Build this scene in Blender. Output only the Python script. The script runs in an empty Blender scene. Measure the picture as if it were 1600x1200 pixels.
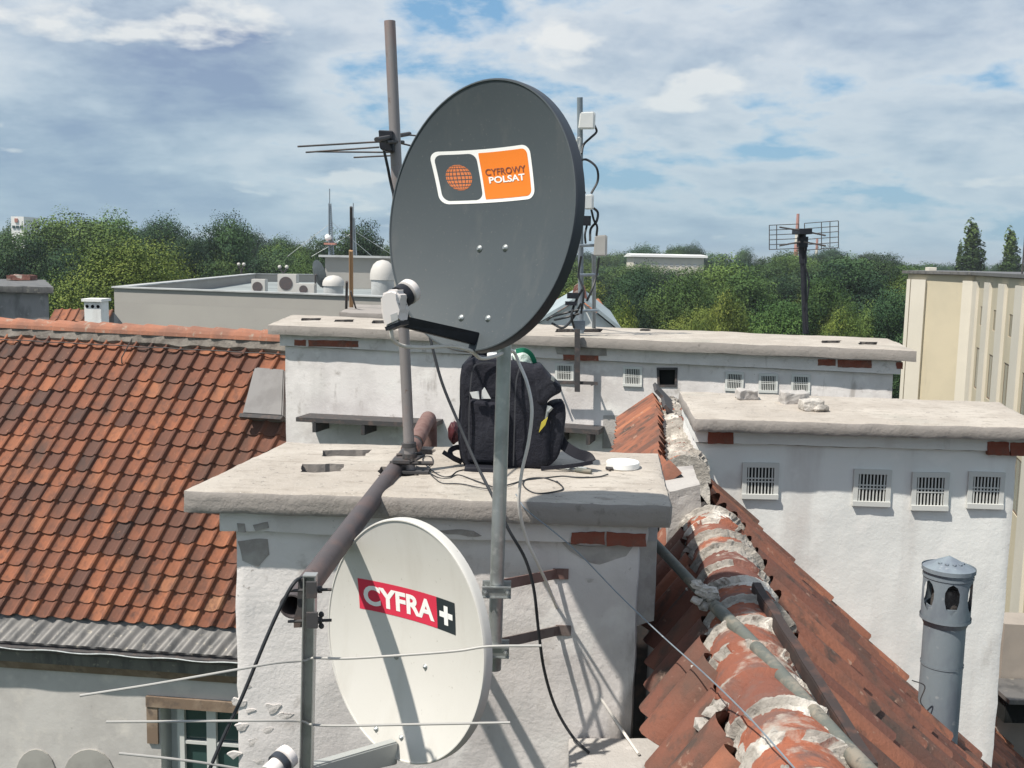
import bpy, bmesh, math, random
import numpy as np
from mathutils import Vector, Matrix, noise
R = math.radians
random.seed(7)
sc = bpy.context.scene
COL = sc.collection

# ------------------------------------------------------------------ camera, world, sun, exposure
CZ = 20.0                                   # eye height above the street
CAM = Vector((0, 0, CZ))
F, CX, CY = 1600.0, 800.0, 600.0
PITCH, ROLL = math.atan(195 / 1600), math.atan(0.02)
r0 = Vector((1, 0, 0)); u0 = Vector((0, math.sin(PITCH), math.cos(PITCH))); fwd = Vector((0, math.cos(PITCH), -math.sin(PITCH)))
cr = r0 * math.cos(ROLL) + u0 * math.sin(ROLL)
cu = u0 * math.cos(ROLL) - r0 * math.sin(ROLL)
cam_d = bpy.data.cameras.new('camera'); cam = bpy.data.objects.new('camera', cam_d); COL.objects.link(cam)
cam_d.sensor_width = 36; cam_d.lens = 36.0; cam_d.clip_start = 0.05; cam_d.clip_end = 20000
m = Matrix((cr, cu, -fwd)).transposed().to_4x4(); m.translation = CAM
cam.matrix_world = m
sc.camera = cam

SUN = Vector((-1.45, -1.0, 2.7)).normalized()      # towards the sun
w = bpy.data.worlds.new('World'); sc.world = w; w.use_nodes = True
nt = w.node_tree; nt.nodes.clear(); N = nt.nodes.new; L = nt.links.new
out = N('ShaderNodeOutputWorld'); bg = N('ShaderNodeBackground'); bg.inputs['Strength'].default_value = 0.105
sky = N('ShaderNodeTexSky'); sky.sky_type = 'NISHITA'; sky.sun_disc = False
sky.sun_elevation = math.asin(SUN.z); sky.sun_rotation = math.atan2(SUN.x, SUN.y)
sky.air_density = 1.0; sky.dust_density = 1.5; sky.ozone_density = 1.2
tc = N('ShaderNodeTexCoord'); sep = N('ShaderNodeSeparateXYZ'); L(tc.outputs['Generated'], sep.inputs[0])
def wmath(op, a, b=None, clamp=False):
    n = N('ShaderNodeMath'); n.operation = op; n.use_clamp = clamp
    for i, x in enumerate((a, b)):
        if x is None: continue
        if isinstance(x, (int, float)): n.inputs[i].default_value = x
        else: L(x, n.inputs[i])
    return n.outputs[0]
zz = wmath('ADD', wmath('MAXIMUM', sep.outputs['Z'], 0.0), 0.24)
px_ = wmath('DIVIDE', sep.outputs['X'], zz); py_ = wmath('DIVIDE', sep.outputs['Y'], zz)
comb = N('ShaderNodeCombineXYZ'); L(px_, comb.inputs[0]); L(py_, comb.inputs[1])
def wnoise(scale, detail, rough, off, dist=0.0):
    mp = N('ShaderNodeMapping'); mp.inputs['Location'].default_value = off; L(comb.outputs[0], mp.inputs[0])
    n = N('ShaderNodeTexNoise'); n.inputs['Scale'].default_value = scale; n.inputs['Detail'].default_value = detail
    n.inputs['Roughness'].default_value = rough; n.inputs['Distortion'].default_value = dist
    L(mp.outputs[0], n.inputs['Vector']); return n.outputs['Fac']
def wramp(fac, stops):
    n = N('ShaderNodeValToRGB'); L(fac, n.inputs[0]); e = n.color_ramp.elements
    while len(e) < len(stops): e.new(0.5)
    for k, (p, c) in enumerate(stops):
        e[k].position = p; e[k].color = c if len(c) == 4 else (*c, 1)
    return n.outputs[0]
def wmix(fac, a, b):
    n = N('ShaderNodeMix'); n.data_type = 'RGBA'; L(fac, n.inputs[0])
    for i, x in ((6, a), (7, b)):
        if isinstance(x, tuple): n.inputs[i].default_value = (*x, 1)
        else: L(x, n.inputs[i])
    return n.outputs[2]
OFF = (17.56, -4.07, 5.6)
big = wnoise(1.0, 9, 0.55, OFF, 0.15)
mid_ = wnoise(2.6, 8, 0.58, (OFF[0] + 5.2, OFF[1] + 8.1, 4.5), 0.1)
thick = wmath('ADD', wmath('MULTIPLY', big, 0.58), wmath('MULTIPLY', mid_, 0.42))
cover = wramp(thick, [(0.395, (0, 0, 0)), (0.445, (1, 1, 1))])
shade = wramp(thick, [(0.41, (6.2, 6.6, 6.9)), (0.46, (5.4, 5.9, 6.4)), (0.505, (4.1, 4.8, 5.6)), (0.545, (3.1, 3.8, 4.8)), (0.60, (2.1, 2.7, 4.0))])
puff = wramp(wnoise(2.1, 9, 0.52, (OFF[0] + 1.3, OFF[1] + 9.2, 7.5), 0.1), [(0.575, (0, 0, 0)), (0.625, (1, 1, 1))])
cl = wmix(wmath('MULTIPLY', puff, 0.85), shade, (7.4, 7.4, 7.2))
base_sky = wmix(0.5, sky.outputs[0], (2.3, 4.3, 6.2)) if False else wmix(wmath('MULTIPLY', 1.0, 0.6), sky.outputs[0], (1.6, 3.8, 6.2))
hz = wramp(sep.outputs['Z'], [(0.0, (1, 1, 1)), (0.20, (0, 0, 0))])
skyc = wmix(wmath('MULTIPLY', cover, 0.92), base_sky, cl)
skyc = wmix(wmath('MULTIPLY', hz, 0.60), skyc, (2.75, 4.3, 5.1))
L(skyc, bg.inputs['Color']); L(bg.outputs[0], out.inputs['Surface'])

sd = bpy.data.lights.new('sun', 'SUN'); sun = bpy.data.objects.new('sun', sd); COL.objects.link(sun)
sd.energy = 5.0; sd.angle = R(0.9); sd.color = (1.0, 0.935, 0.84)
sun.rotation_euler = (-SUN).to_track_quat('-Z', 'Y').to_euler(); sun.location = (0, 0, 60)
sc.view_settings.view_transform = 'Standard'; sc.view_settings.look = 'None'
sc.view_settings.gamma = 1.0; sc.view_settings.exposure = 0.22; sc.view_settings.use_curve_mapping = False

# ------------------------------------------------------------------ measuring helpers (pixels of the 1600x1200 photo -> metres)
def ray(px, py): return fwd + cr * ((px - CX) / F) + cu * ((CY - py) / F)
def PY(px, py, d):
    r = ray(px, py); return CAM + r * (d / r.y)
def PZ(px, py, z):
    r = ray(px, py); return CAM + r * ((z - CZ) / r.z)
def PP(px, py, p0, n):
    r = ray(px, py); return CAM + r * ((p0 - CAM).dot(n) / r.dot(n))

# ------------------------------------------------------------------ materials
def mat(name, base, rough=0.8, metal=0.0, var=(), bump=(), tint=None, spec=0.35, mask=None):
    """var: (noise scale, colour, lo, hi, detail, stretch) layers mixed over base; bump: (scale, strength, distance) layers; tint: stops for the 'tint' attribute"""
    mt = bpy.data.materials.new(name); mt.use_nodes = True
    t = mt.node_tree; n_ = t.nodes.new; l_ = t.links.new
    b = t.nodes['Principled BSDF']; b.inputs['Roughness'].default_value = rough; b.inputs['Metallic'].default_value = metal
    b.inputs['Specular IOR Level'].default_value = spec
    co = n_('ShaderNodeTexCoord').outputs['Object']
    cur = None
    if tint:
        at = n_('ShaderNodeAttribute'); at.attribute_name = 'tint'
        rp = n_('ShaderNodeValToRGB'); l_(at.outputs['Fac'], rp.inputs[0]); e = rp.color_ramp.elements
        while len(e) < len(tint): e.new(0.5)
        for k, (p, c) in enumerate(tint): e[k].position = p; e[k].color = (*c, 1)
        cur = rp.outputs[0]
    for k, v in enumerate(var):
        s, c, lo, hi = v[:4]; det = v[4] if len(v) > 4 else 6; st = v[5] if len(v) > 5 else (1, 1, 1)
        mp = n_('ShaderNodeMapping'); mp.inputs['Scale'].default_value = st; mp.inputs['Location'].default_value = (k * 3.7, k * 1.3, k * 5.1)
        l_(co, mp.inputs[0])
        nz = n_('ShaderNodeTexNoise'); nz.inputs['Scale'].default_value = s; nz.inputs['Detail'].default_value = det; nz.inputs['Roughness'].default_value = 0.6
        l_(mp.outputs[0], nz.inputs['Vector'])
        mr = n_('ShaderNodeMapRange'); mr.inputs['From Min'].default_value = lo; mr.inputs['From Max'].default_value = hi
        l_(nz.outputs['Fac'], mr.inputs['Value'])
        mx = n_('ShaderNodeMix'); mx.data_type = 'RGBA'; l_(mr.outputs[0], mx.inputs[0])
        if cur is None: mx.inputs[6].default_value = (*base, 1)
        else: l_(cur, mx.inputs[6])
        mx.inputs[7].default_value = (*c, 1); cur = mx.outputs[2]
    if mask:     # a second stuff smeared over the first where the 'mask' attribute says so
        at = n_('ShaderNodeAttribute'); at.attribute_name = 'mask'; nz = n_('ShaderNodeTexNoise'); nz.inputs['Scale'].default_value = 60; nz.inputs['Detail'].default_value = 5; l_(co, nz.inputs['Vector'])
        ad_ = n_('ShaderNodeMath'); ad_.operation = 'MULTIPLY_ADD'; l_(nz.outputs['Fac'], ad_.inputs[0]); ad_.inputs[1].default_value = .7; l_(at.outputs['Fac'], ad_.inputs[2])
        mr = n_('ShaderNodeMapRange'); mr.inputs['From Min'].default_value = .78; mr.inputs['From Max'].default_value = .90; l_(ad_.outputs[0], mr.inputs['Value'])
        c2 = None
        for s, c, lo, hi in mask[1:]:
            nz = n_('ShaderNodeTexNoise'); nz.inputs['Scale'].default_value = s; nz.inputs['Detail'].default_value = 7; nz.inputs['Roughness'].default_value = .65; l_(co, nz.inputs['Vector'])
            m2 = n_('ShaderNodeMapRange'); m2.inputs['From Min'].default_value = lo; m2.inputs['From Max'].default_value = hi; l_(nz.outputs['Fac'], m2.inputs['Value'])
            mx = n_('ShaderNodeMix'); mx.data_type = 'RGBA'; l_(m2.outputs[0], mx.inputs[0])
            if c2 is None: mx.inputs[6].default_value = (*mask[0], 1)
            else: l_(c2, mx.inputs[6])
            mx.inputs[7].default_value = (*c, 1); c2 = mx.outputs[2]
        mx = n_('ShaderNodeMix'); mx.data_type = 'RGBA'; l_(mr.outputs[0], mx.inputs[0]); l_(cur, mx.inputs[6]); l_(c2, mx.inputs[7]); cur = mx.outputs[2]
    if cur is None: b.inputs['Base Color'].default_value = (*base, 1)
    else: l_(cur, b.inputs['Base Color'])
    prev = None
    for s, strg, dist in bump:
        nz = n_('ShaderNodeTexNoise'); nz.inputs['Scale'].default_value = s; nz.inputs['Detail'].default_value = 8; nz.inputs['Roughness'].default_value = 0.65
        l_(co, nz.inputs['Vector'])
        bp = n_('ShaderNodeBump'); bp.inputs['Strength'].default_value = strg; bp.inputs['Distance'].default_value = dist
        l_(nz.outputs['Fac'], bp.inputs['Height'])
        if prev: l_(prev, bp.inputs['Normal'])
        prev = bp.outputs[0]
    if prev: l_(prev, b.inputs['Normal'])
    return mt
M = {}
M['plaster'] = mat('plaster', (0.72, 0.69, 0.675), 0.9, var=[(3.5, (0.60, 0.58, 0.56), .54, .74, 8, (1, 1, .10)), (1.3, (0.56, 0.54, 0.52), .57, .72, 8), (1.6, (0.55, 0.52, 0.51), .42, .66), (7, (0.47, 0.44, 0.42), .60, .72), (3.2, (0.74, 0.72, 0.70), .56, .66), (26, (0.38, 0.35, 0.33), .70, .78, 3), (5, (0.45, 0.42, 0.40), .62, .70, 6, (1, 1, .25))], bump=[(9, .25, .02), (55, .4, .006)])
M['plaster_grey'] = mat('plaster_grey', (0.42, 0.40, 0.38), 0.92, var=[(3, (0.30, 0.28, 0.27), .5, .62), (9, (0.50, 0.48, 0.46), .58, .68)], bump=[(12, .6, .02), (60, .5, .006)])
M['stain'] = mat('stain', (0.30, 0.275, 0.26), 0.95, var=[(8, (0.40, 0.38, 0.36), .45, .6)], bump=[(30, .6, .01)])
M['plaster_blue'] = mat('plaster_blue', (0.78, 0.79, 0.77), 0.9, var=[(3.5, (0.60, 0.58, 0.56), .54, .74, 8, (1, 1, .10)), (1.3, (0.56, 0.54, 0.52), .57, .72, 8), (1.2, (0.72, 0.735, 0.72), .42, .66), (7, (0.60, 0.60, 0.58), .64, .76), (3, (0.82, 0.82, 0.80), .58, .68), (6, (0.60, 0.60, 0.58), .64, .74, 6, (1, 1, .2))], bump=[(5, .16, .03), (50, .3, .005)])
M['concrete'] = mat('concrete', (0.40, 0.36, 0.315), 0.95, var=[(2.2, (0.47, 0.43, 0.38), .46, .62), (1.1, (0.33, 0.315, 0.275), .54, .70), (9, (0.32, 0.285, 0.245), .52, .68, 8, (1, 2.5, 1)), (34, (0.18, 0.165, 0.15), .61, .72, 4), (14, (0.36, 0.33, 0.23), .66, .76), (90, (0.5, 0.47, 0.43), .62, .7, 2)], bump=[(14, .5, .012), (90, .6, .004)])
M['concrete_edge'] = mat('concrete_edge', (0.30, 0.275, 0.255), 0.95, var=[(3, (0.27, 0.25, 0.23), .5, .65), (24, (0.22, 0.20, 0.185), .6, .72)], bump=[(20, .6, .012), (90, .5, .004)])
M['flake'] = mat('flaking_plaster', (0.60, 0.57, 0.55), 0.95, var=[(20, (0.44, 0.42, 0.40), .5, .66)], bump=[(40, .8, .01)])
M['flue'] = mat('soot', (0.10, 0.09, 0.085), 0.95, var=[(14, (0.24, 0.22, 0.2), .5, .65)], bump=[(25, .8, .02)])
M['brick'] = mat('brick', (0.29, 0.105, 0.07), 0.9, var=[(5, (0.17, 0.085, 0.065), .45, .6), (12, (0.24, 0.075, 0.05), .48, .6), (30, (0.42, 0.33, 0.28), .62, .74)], bump=[(30, .8, .01)])
M['mortar'] = mat('mortar', (0.47, 0.44, 0.40), 0.95, var=[(7, (0.25, 0.235, 0.215), .47, .62), (4, (0.64, 0.60, 0.55), .55, .64), (26, (0.19, 0.17, 0.15), .62, .72)], bump=[(18, 1.0, .03), (70, .8, .01)])
tilestops = [(0.0, (0.085, 0.055, 0.048)), (0.2, (0.135, 0.068, 0.052)), (0.4, (0.225, 0.093, 0.058)), (0.65, (0.30, 0.118, 0.066)), (0.88, (0.345, 0.145, 0.08)), (1.0, (0.38, 0.19, 0.11))]
M['rooftile'] = mat('roof_tile', (.3, .1, .05), 0.85, tint=tilestops, var=[(.9, (0.085, 0.055, 0.045), .50, .80), (2.6, (0.10, 0.062, 0.05), .52, .74, 6, (1, 1, .35)), (9, (0.13, 0.066, 0.05), .48, .72), (28, (0.40, 0.22, 0.13), .64, .78)], bump=[(26, .5, .01)], spec=.3)
M['neartile'] = mat('near_tile', (.3, .1, .05), 0.85, tint=[(0.0, (0.07, 0.036, 0.03)), (0.3, (0.16, 0.07, 0.052)), (0.7, (0.29, 0.118, 0.072)), (1.0, (0.40, 0.165, 0.09))], var=[(3, (0.12, 0.07, 0.055), .48, .66), (8, (0.085, 0.06, 0.05), .54, .66, 8, (1, 1, .5)), (14, (0.36, 0.25, 0.19), .64, .74), (45, (0.45, 0.40, 0.34), .71, .78)], bump=[(20, .6, .01), (80, .4, .003)], spec=.25)
M['oldmortar'] = mat('old_mortar', (0.25, 0.225, 0.20), 0.95, var=[(5, (0.16, 0.14, 0.125), .45, .62), (14, (0.34, 0.31, 0.27), .6, .72)], bump=[(18, .8, .02)])
M['ridgetile'] = mat('ridge_tile', (0.34, 0.115, 0.07), 0.9, tint=[(0, (0.18, 0.085, 0.07)), (1, (0.36, 0.13, 0.08))], var=[(10, (0.22, 0.12, 0.10), .48, .62), (5.5, (0.47, 0.42, 0.37), .54, .62), (30, (0.55, 0.50, 0.45), .64, .72)], bump=[(14, .7, .02), (70, .6, .005)], spec=.25)
M['ridgemix'] = mat('ridge_clay_and_mortar', (0.34, 0.115, 0.07), 0.92, tint=[(0, (0.17, 0.08, 0.065)), (1, (0.37, 0.13, 0.075))], var=[(10, (0.20, 0.11, 0.09), .48, .62), (5.5, (0.42, 0.36, 0.31), .56, .64), (30, (0.5, 0.45, 0.40), .65, .74)], bump=[(16, .8, .02), (70, .7, .006)], spec=.2, mask=((0.36, 0.335, 0.30), (8, (0.20, 0.185, 0.165), .45, .60), (4, (0.66, 0.62, 0.56), .50, .60), (30, (0.15, 0.13, 0.115), .60, .70)))
M['darkpaint'] = mat('dish_grey', (0.060, 0.074, 0.084), 0.5, spec=.4, var=[(3, (0.070, 0.084, 0.092), .3, .7), (14, (0.085, 0.095, 0.10), .56, .72, 7, (1, 1, .35)), (120, (0.11, 0.115, 0.115), .66, .74, 2)])
M['rimdark'] = mat('rim_grey', (0.035, 0.042, 0.055), 0.45, spec=.5)
M['black'] = mat('black_plastic', (0.012, 0.014, 0.02), 0.5, var=[(20, (0.02, 0.022, 0.03), .4, .7)])
M['dishwhite'] = mat('dish_white', (0.60, 0.585, 0.55), 0.45, spec=.45, var=[(2.5, (0.57, 0.555, 0.52), .4, .7), (7, (0.52, 0.50, 0.46), .54, .75, 7, (1, 1, .2)), (60, (0.42, 0.40, 0.36), .68, .76, 3)])
M['armgrey'] = mat('arm_grey', (0.42, 0.44, 0.43), 0.5, spec=.4)
M['lnbwhite'] = mat('lnb_white', (0.74, 0.70, 0.68), 0.4)
M['white'] = mat('sticker_white', (0.84, 0.84, 0.82), 0.5)
M['orange'] = mat('sticker_orange', (0.80, 0.21, 0.022), 0.5)
M['globe'] = mat('globe_orange', (0.66, 0.20, 0.07), 0.5)
M['brown'] = mat('sticker_brown', (0.20, 0.07, 0.05), 0.5)
M['red'] = mat('sticker_red', (0.62, 0.035, 0.075), 0.5)
M['stickerblack'] = mat('sticker_black', (0.022, 0.03, 0.035), 0.5)
M['galv'] = mat('galvanised_steel', (0.46, 0.49, 0.49), 0.42, metal=.75, var=[(9, (0.36, 0.38, 0.38), .45, .6), (30, (0.56, 0.58, 0.57), .55, .7)])
M['galvdull'] = mat('dull_galvanised', (0.24, 0.285, 0.32), 0.55, metal=.25, var=[(7, (0.19, 0.22, 0.26), .45, .62, 6, (1, 1, .4)), (24, (0.38, 0.41, 0.43), .62, .74)], bump=[(8, .2, .01)])
M['mastpole'] = mat('weathered_pole', (0.27, 0.25, 0.25), 0.5, metal=.35, var=[(8, (0.33, 0.20, 0.17), .5, .68, 6, (1, 1, .3)), (30, (0.2, 0.14, 0.12), .62, .72)])
M['rust'] = mat('rusty_pipe', (0.10, 0.087, 0.09), 0.6, metal=.2, var=[(10, (0.135, 0.10, 0.095), .5, .65), (40, (0.09, 0.07, 0.07), .6, .7)], bump=[(60, .3, .003)])
M['rustred'] = mat('red_rust', (0.20, 0.125, 0.11), 0.75, var=[(14, (0.15, 0.08, 0.07), .5, .65)], bump=[(40, .4, .004)])
M['iron'] = mat('dark_iron', (0.06, 0.058, 0.06), 0.7, var=[(14, (0.12, 0.09, 0.08), .52, .7)])
M['alu'] = mat('aluminium', (0.44, 0.44, 0.43), 0.45, metal=.6, var=[(20, (0.33, 0.33, 0.32), .5, .7)])
M['zinc'] = mat('zinc_sheet', (0.165, 0.16, 0.155), 0.55, metal=.3, var=[(5, (0.10, 0.10, 0.10), .48, .62, 6, (1, 1, .3)), (12, (0.30, 0.28, 0.24), .60, .70)])
M['cableblack'] = mat('black_cable', (0.03, 0.033, 0.038), 0.5)
M['cablewhite'] = mat('white_cable', (0.66, 0.63, 0.59), 0.5)
M['rodgrey'] = mat('oxidised_rod', (0.42, 0.41, 0.39), 0.55, metal=.2)
M['fabric'] = mat('black_fabric', (0.014, 0.015, 0.024), 0.8, var=[(6, (0.022, 0.024, 0.034), .45, .65)], bump=[(7, .7, .03), (180, .4, .002)])
M['fabric2'] = mat('black_webbing', (0.012, 0.013, 0.02), 0.7, bump=[(150, .5, .002)])
M['paper'] = mat('paper', (0.62, 0.64, 0.64), 0.8)
M['yellow'] = mat('yellow_handle', (0.50, 0.42, 0.06), 0.5)
M['green'] = mat('green_plastic', (0.03, 0.26, 0.15), 0.4)
M['palegreen'] = mat('clear_plastic', (0.55, 0.62, 0.58), 0.3, var=[(12, (0.36, 0.45, 0.42), .5, .62)], bump=[(16, .8, .02)])
M['darkred'] = mat('dark_red_plastic', (0.065, 0.014, 0.018), 0.5)
M['pvc'] = mat('grey_conduit', (0.125, 0.135, 0.12), 0.6, var=[(8, (0.24, 0.215, 0.175), .5, .62, 6, (1, 1, 1)), (24, (0.10, 0.10, 0.09), .56, .66)], bump=[(30, .5, .006)])
M['cream'] = mat('cream_render', (0.56, 0.50, 0.375), 0.9, var=[(.25, (0.50, 0.45, 0.34), .42, .62), (1.2, (0.44, 0.40, 0.31), .58, .75, 6, (1, 1, .12))])
M['creamlight'] = mat('light_cream_render', (0.60, 0.565, 0.49), 0.9, var=[(.4, (0.64, 0.60, 0.52), .45, .65)])
M['farwall'] = mat('grey_render', (0.36, 0.345, 0.32), 0.9, var=[(.3, (0.33, 0.315, 0.295), .4, .65)])
M['parapet'] = mat('parapet_sheet', (0.44, 0.45, 0.45), 0.6, var=[(.8, (0.33, 0.34, 0.34), .5, .6)])
M['flatroof'] = mat('roofing_felt', (0.27, 0.30, 0.30), 0.9, var=[(.4, (0.2, 0.22, 0.225), .45, .62)])
M['oldgrey'] = mat('sooty_plaster', (0.26, 0.26, 0.265), 0.95, var=[(2.5, (0.15, 0.15, 0.155), .46, .62, 6, (1, 1, .4)), (7, (0.36, 0.36, 0.36), .6, .7)], bump=[(6, .4, .03)])
M['ac'] = mat('ac_casing', (0.52, 0.50, 0.47), 0.6)
M['glass'] = mat('dark_glass', (0.035, 0.07, 0.068), 0.12, spec=.6)
M['trim'] = mat('brown_trim', (0.20, 0.145, 0.105), 0.85, var=[(3, (0.28, 0.215, 0.16), .48, .62), (7, (0.13, 0.10, 0.08), .56, .7)])
M['frame'] = mat('white_frame', (0.58, 0.59, 0.57), 0.6)
M['housewall'] = mat('house_plaster', (0.55, 0.53, 0.505), 0.92, var=[(.8, (0.44, 0.42, 0.40), .45, .65), (3.5, (0.60, 0.57, 0.53), .55, .7), (9, (0.34, 0.32, 0.30), .68, .76)], bump=[(3, .3, .03)])
M['patch'] = mat('cement_patch', (0.36, 0.35, 0.325), 0.95, var=[(3, (0.30, 0.29, 0.27), .45, .6)])
M['ridgeclay'] = mat('ridge_clay', (0.34, 0.15, 0.095), 0.9, var=[(1.6, (0.24, 0.12, 0.085), .45, .6), (9, (0.33, 0.27, 0.22), .58, .70), (30, (0.16, 0.10, 0.08), .6, .72)], bump=[(20, .5, .01)])
M['hatch'] = mat('hatch_sheet', (0.19, 0.185, 0.185), 0.6, var=[(3, (0.15, 0.145, 0.145), .45, .6)])
M['wood'] = mat('pale_wood', (0.36, 0.22, 0.12), 0.8)
M['slate'] = mat('pale_roof_sheet', (0.34, 0.40, 0.42), 0.7, var=[(1.5, (0.27, 0.32, 0.34), .45, .6)])
leafstops = lambda a, b, c: [(0, a), (.5, b), (1, c)]
M['leaf_mid'] = mat('leaves_mid', (.05, .08, .03), 0.75, tint=leafstops((.024, .056, .018), (.062, .118, .032), (.12, .185, .045)), spec=.2)
M['leaf_dark'] = mat('leaves_dark', (.03, .06, .03), 0.75, tint=leafstops((.014, .038, .020), (.036, .078, .032), (.07, .125, .045)), spec=.2)
M['leaf_light'] = mat('leaves_light', (.09, .12, .03), 0.75, tint=leafstops((.045, .08, .02), (.13, .175, .035), (.22, .25, .05)), spec=.2)
M['bark'] = mat('bark', (.06, .048, .038), 0.9)
M['ground'] = mat('ground', (.045, .065, .03), 0.95, var=[(.02, (.06, .058, .045), .5, .6), (.15, (.03, .05, .022), .45, .6)])
M['asphalt'] = mat('asphalt', (.055, .055, .056), 0.9, var=[(.5, (.07, .068, .065), .45, .6)])
M['carblue'] = mat('blue_car_paint', (.06, .16, .32), .3, spec=.5)
M['carred'] = mat('dark_car_paint', (.16, .05, .05), .3, spec=.5)
M['tyre'] = mat('tyre', (.02, .02, .02), .9)
M['redwhite'] = mat('stack_red', (.42, .20, .16), .8)
M['voiddark'] = mat('dark_void', (0.012, 0.014, 0.014), 0.95)  # near-black colour for the shade inside ducts and holes; the eave shares it

# ------------------------------------------------------------------ object helpers
W = {}
def thing(name, label, cat, loc, group=None, kind=None):
    o = bpy.data.objects.new(name, None); COL.objects.link(o); o.location = loc; o.empty_display_size = .1
    o['label'] = label; o['category'] = cat
    if group: o['group'] = group
    if kind: o['kind'] = kind
    W[o.name] = Vector(loc); return o
def obj(name, bm, mt, parent=None, smooth=False, loc=None):
    me = bpy.data.meshes.new(name); sharp = any(f.smooth for f in bm.faces) or smooth
    if loc is None:
        vs = [v.co for v in bm.verts]
        lo = Vector((min(v[i] for v in vs) for i in range(3))); hi = Vector((max(v[i] for v in vs) for i in range(3)))
        loc = (lo + hi) / 2
        if parent is None: loc.z = lo.z
    loc = Vector(loc)
    bmesh.ops.translate(bm, verts=bm.verts, vec=-loc)
    if not isinstance(mt, (list, tuple)):
        for f in bm.faces: f.material_index = 0
    bm.to_mesh(me); bm.free()
    if isinstance(mt, (list, tuple)):
        for x in mt: me.materials.append(x)
    else: me.materials.append(mt)
    if smooth:
        me.polygons.foreach_set('use_smooth', [True] * len(me.polygons))
    if sharp: me.set_sharp_from_angle(angle=R(38))
    o = bpy.data.objects.new(name, me); COL.objects.link(o); W[o.name] = loc
    if parent is not None: o.parent = parent; o.location = loc - W[parent.name]
    else: o.location = loc
    return o
def tag(o, label, cat=None, group=None, kind=None):
    o['label'] = label
    if cat: o['category'] = cat
    if group: o['group'] = group
    if kind: o['kind'] = kind
    return o
def struct(name, bm, mt):
    o = obj(name, bm, mt); o['kind'] = 'structure'; return o
def vary(m_, lo, hi):
    """each tree carries its own lightness"""
    t = m_.node_tree; b = t.nodes['Principled BSDF']; src = b.inputs['Base Color'].links[0].from_socket; oi = t.nodes.new('ShaderNodeObjectInfo'); mr = t.nodes.new('ShaderNodeMapRange'); mr.inputs['To Min'].default_value = lo; mr.inputs['To Max'].default_value = hi
    hs = t.nodes.new('ShaderNodeHueSaturation'); hu = t.nodes.new('ShaderNodeMapRange'); hu.inputs['To Min'].default_value = .485; hu.inputs['To Max'].default_value = .515
    t.links.new(oi.outputs['Random'], mr.inputs['Value']); t.links.new(mr.outputs[0], hs.inputs['Value']); ml = t.nodes.new('ShaderNodeMath'); ml.operation = 'FRACT'; m7 = t.nodes.new('ShaderNodeMath'); m7.operation = 'MULTIPLY'; m7.inputs[1].default_value = 7.3
    t.links.new(oi.outputs['Random'], m7.inputs[0]); t.links.new(m7.outputs[0], ml.inputs[0]); t.links.new(ml.outputs[0], hu.inputs['Value']); t.links.new(hu.outputs[0], hs.inputs['Hue']); t.links.new(src, hs.inputs['Color']); t.links.new(hs.outputs[0], b.inputs['Base Color'])
def B(): return bmesh.new()
def hexa(bm, b4, t4, mi=0):
    v = [bm.verts.new(p) for p in list(b4) + list(t4)]
    fs = [(3, 2, 1, 0), (4, 5, 6, 7), (0, 1, 5, 4), (1, 2, 6, 5), (2, 3, 7, 6), (3, 0, 4, 7)]
    out = []
    for f in fs:
        f_ = bm.faces.new([v[i] for i in f]); f_.material_index = mi; out.append(f_)
    return v, out
def fbox(bm, c, ax, ay, az, mi=0):
    """box from its centre and three half-axis vectors"""
    b4 = [c - ax - ay - az, c + ax - ay - az, c + ax + ay - az, c - ax + ay - az]
    t4 = [p + az * 2 for p in b4]
    return hexa(bm, b4, t4, mi)
X_, Y_, Z_ = Vector((1, 0, 0)), Vector((0, 1, 0)), Vector((0, 0, 1))
def box(bm, c, sx, sy, sz, mi=0): return fbox(bm, Vector(c), X_ * sx / 2, Y_ * sy / 2, Z_ * sz / 2, mi)
def spline(pts, n=8):
    pts = [Vector(p) for p in pts]; P = [pts[0] * 2 - pts[1]] + pts + [pts[-1] * 2 - pts[-2]]; o = []
    for i in range(1, len(P) - 2):
        for k in range(n):
            t = k / n; a, b, c, d = P[i - 1:i + 3]
            o.append(.5 * ((2 * b) + (c - a) * t + (2 * a - 5 * b + 4 * c - d) * t * t + (3 * b - a - 3 * c + d) * t ** 3))
    o.append(pts[-1]); return o
def tube(bm, pts, r, seg=10, cap=True, mi=0):
    pts = [Vector(p) for p in pts]; rings = []; prev = None
    for i, p in enumerate(pts):
        t = (pts[min(i + 1, len(pts) - 1)] - pts[max(i - 1, 0)]).normalized()
        if prev is None:
            a = t.cross(Z_ if abs(t.z) < .9 else X_).normalized()
        else:
            a = (prev - t * prev.dot(t)).normalized()
        prev = a; b = t.cross(a); rr = r[i] if isinstance(r, (list, tuple)) else r
        rings.append([bm.verts.new(p + (a * math.cos(2 * math.pi * k / seg) + b * math.sin(2 * math.pi * k / seg)) * rr) for k in range(seg)])
    for i in range(len(rings) - 1):
        for k in range(seg):
            f = bm.faces.new((rings[i][k], rings[i][(k + 1) % seg], rings[i + 1][(k + 1) % seg], rings[i + 1][k])); f.material_index = mi; f.smooth = True
    if cap:
        bm.faces.new(rings[0][::-1]).material_index = mi; bm.faces.new(rings[-1]).material_index = mi
    return rings
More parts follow.
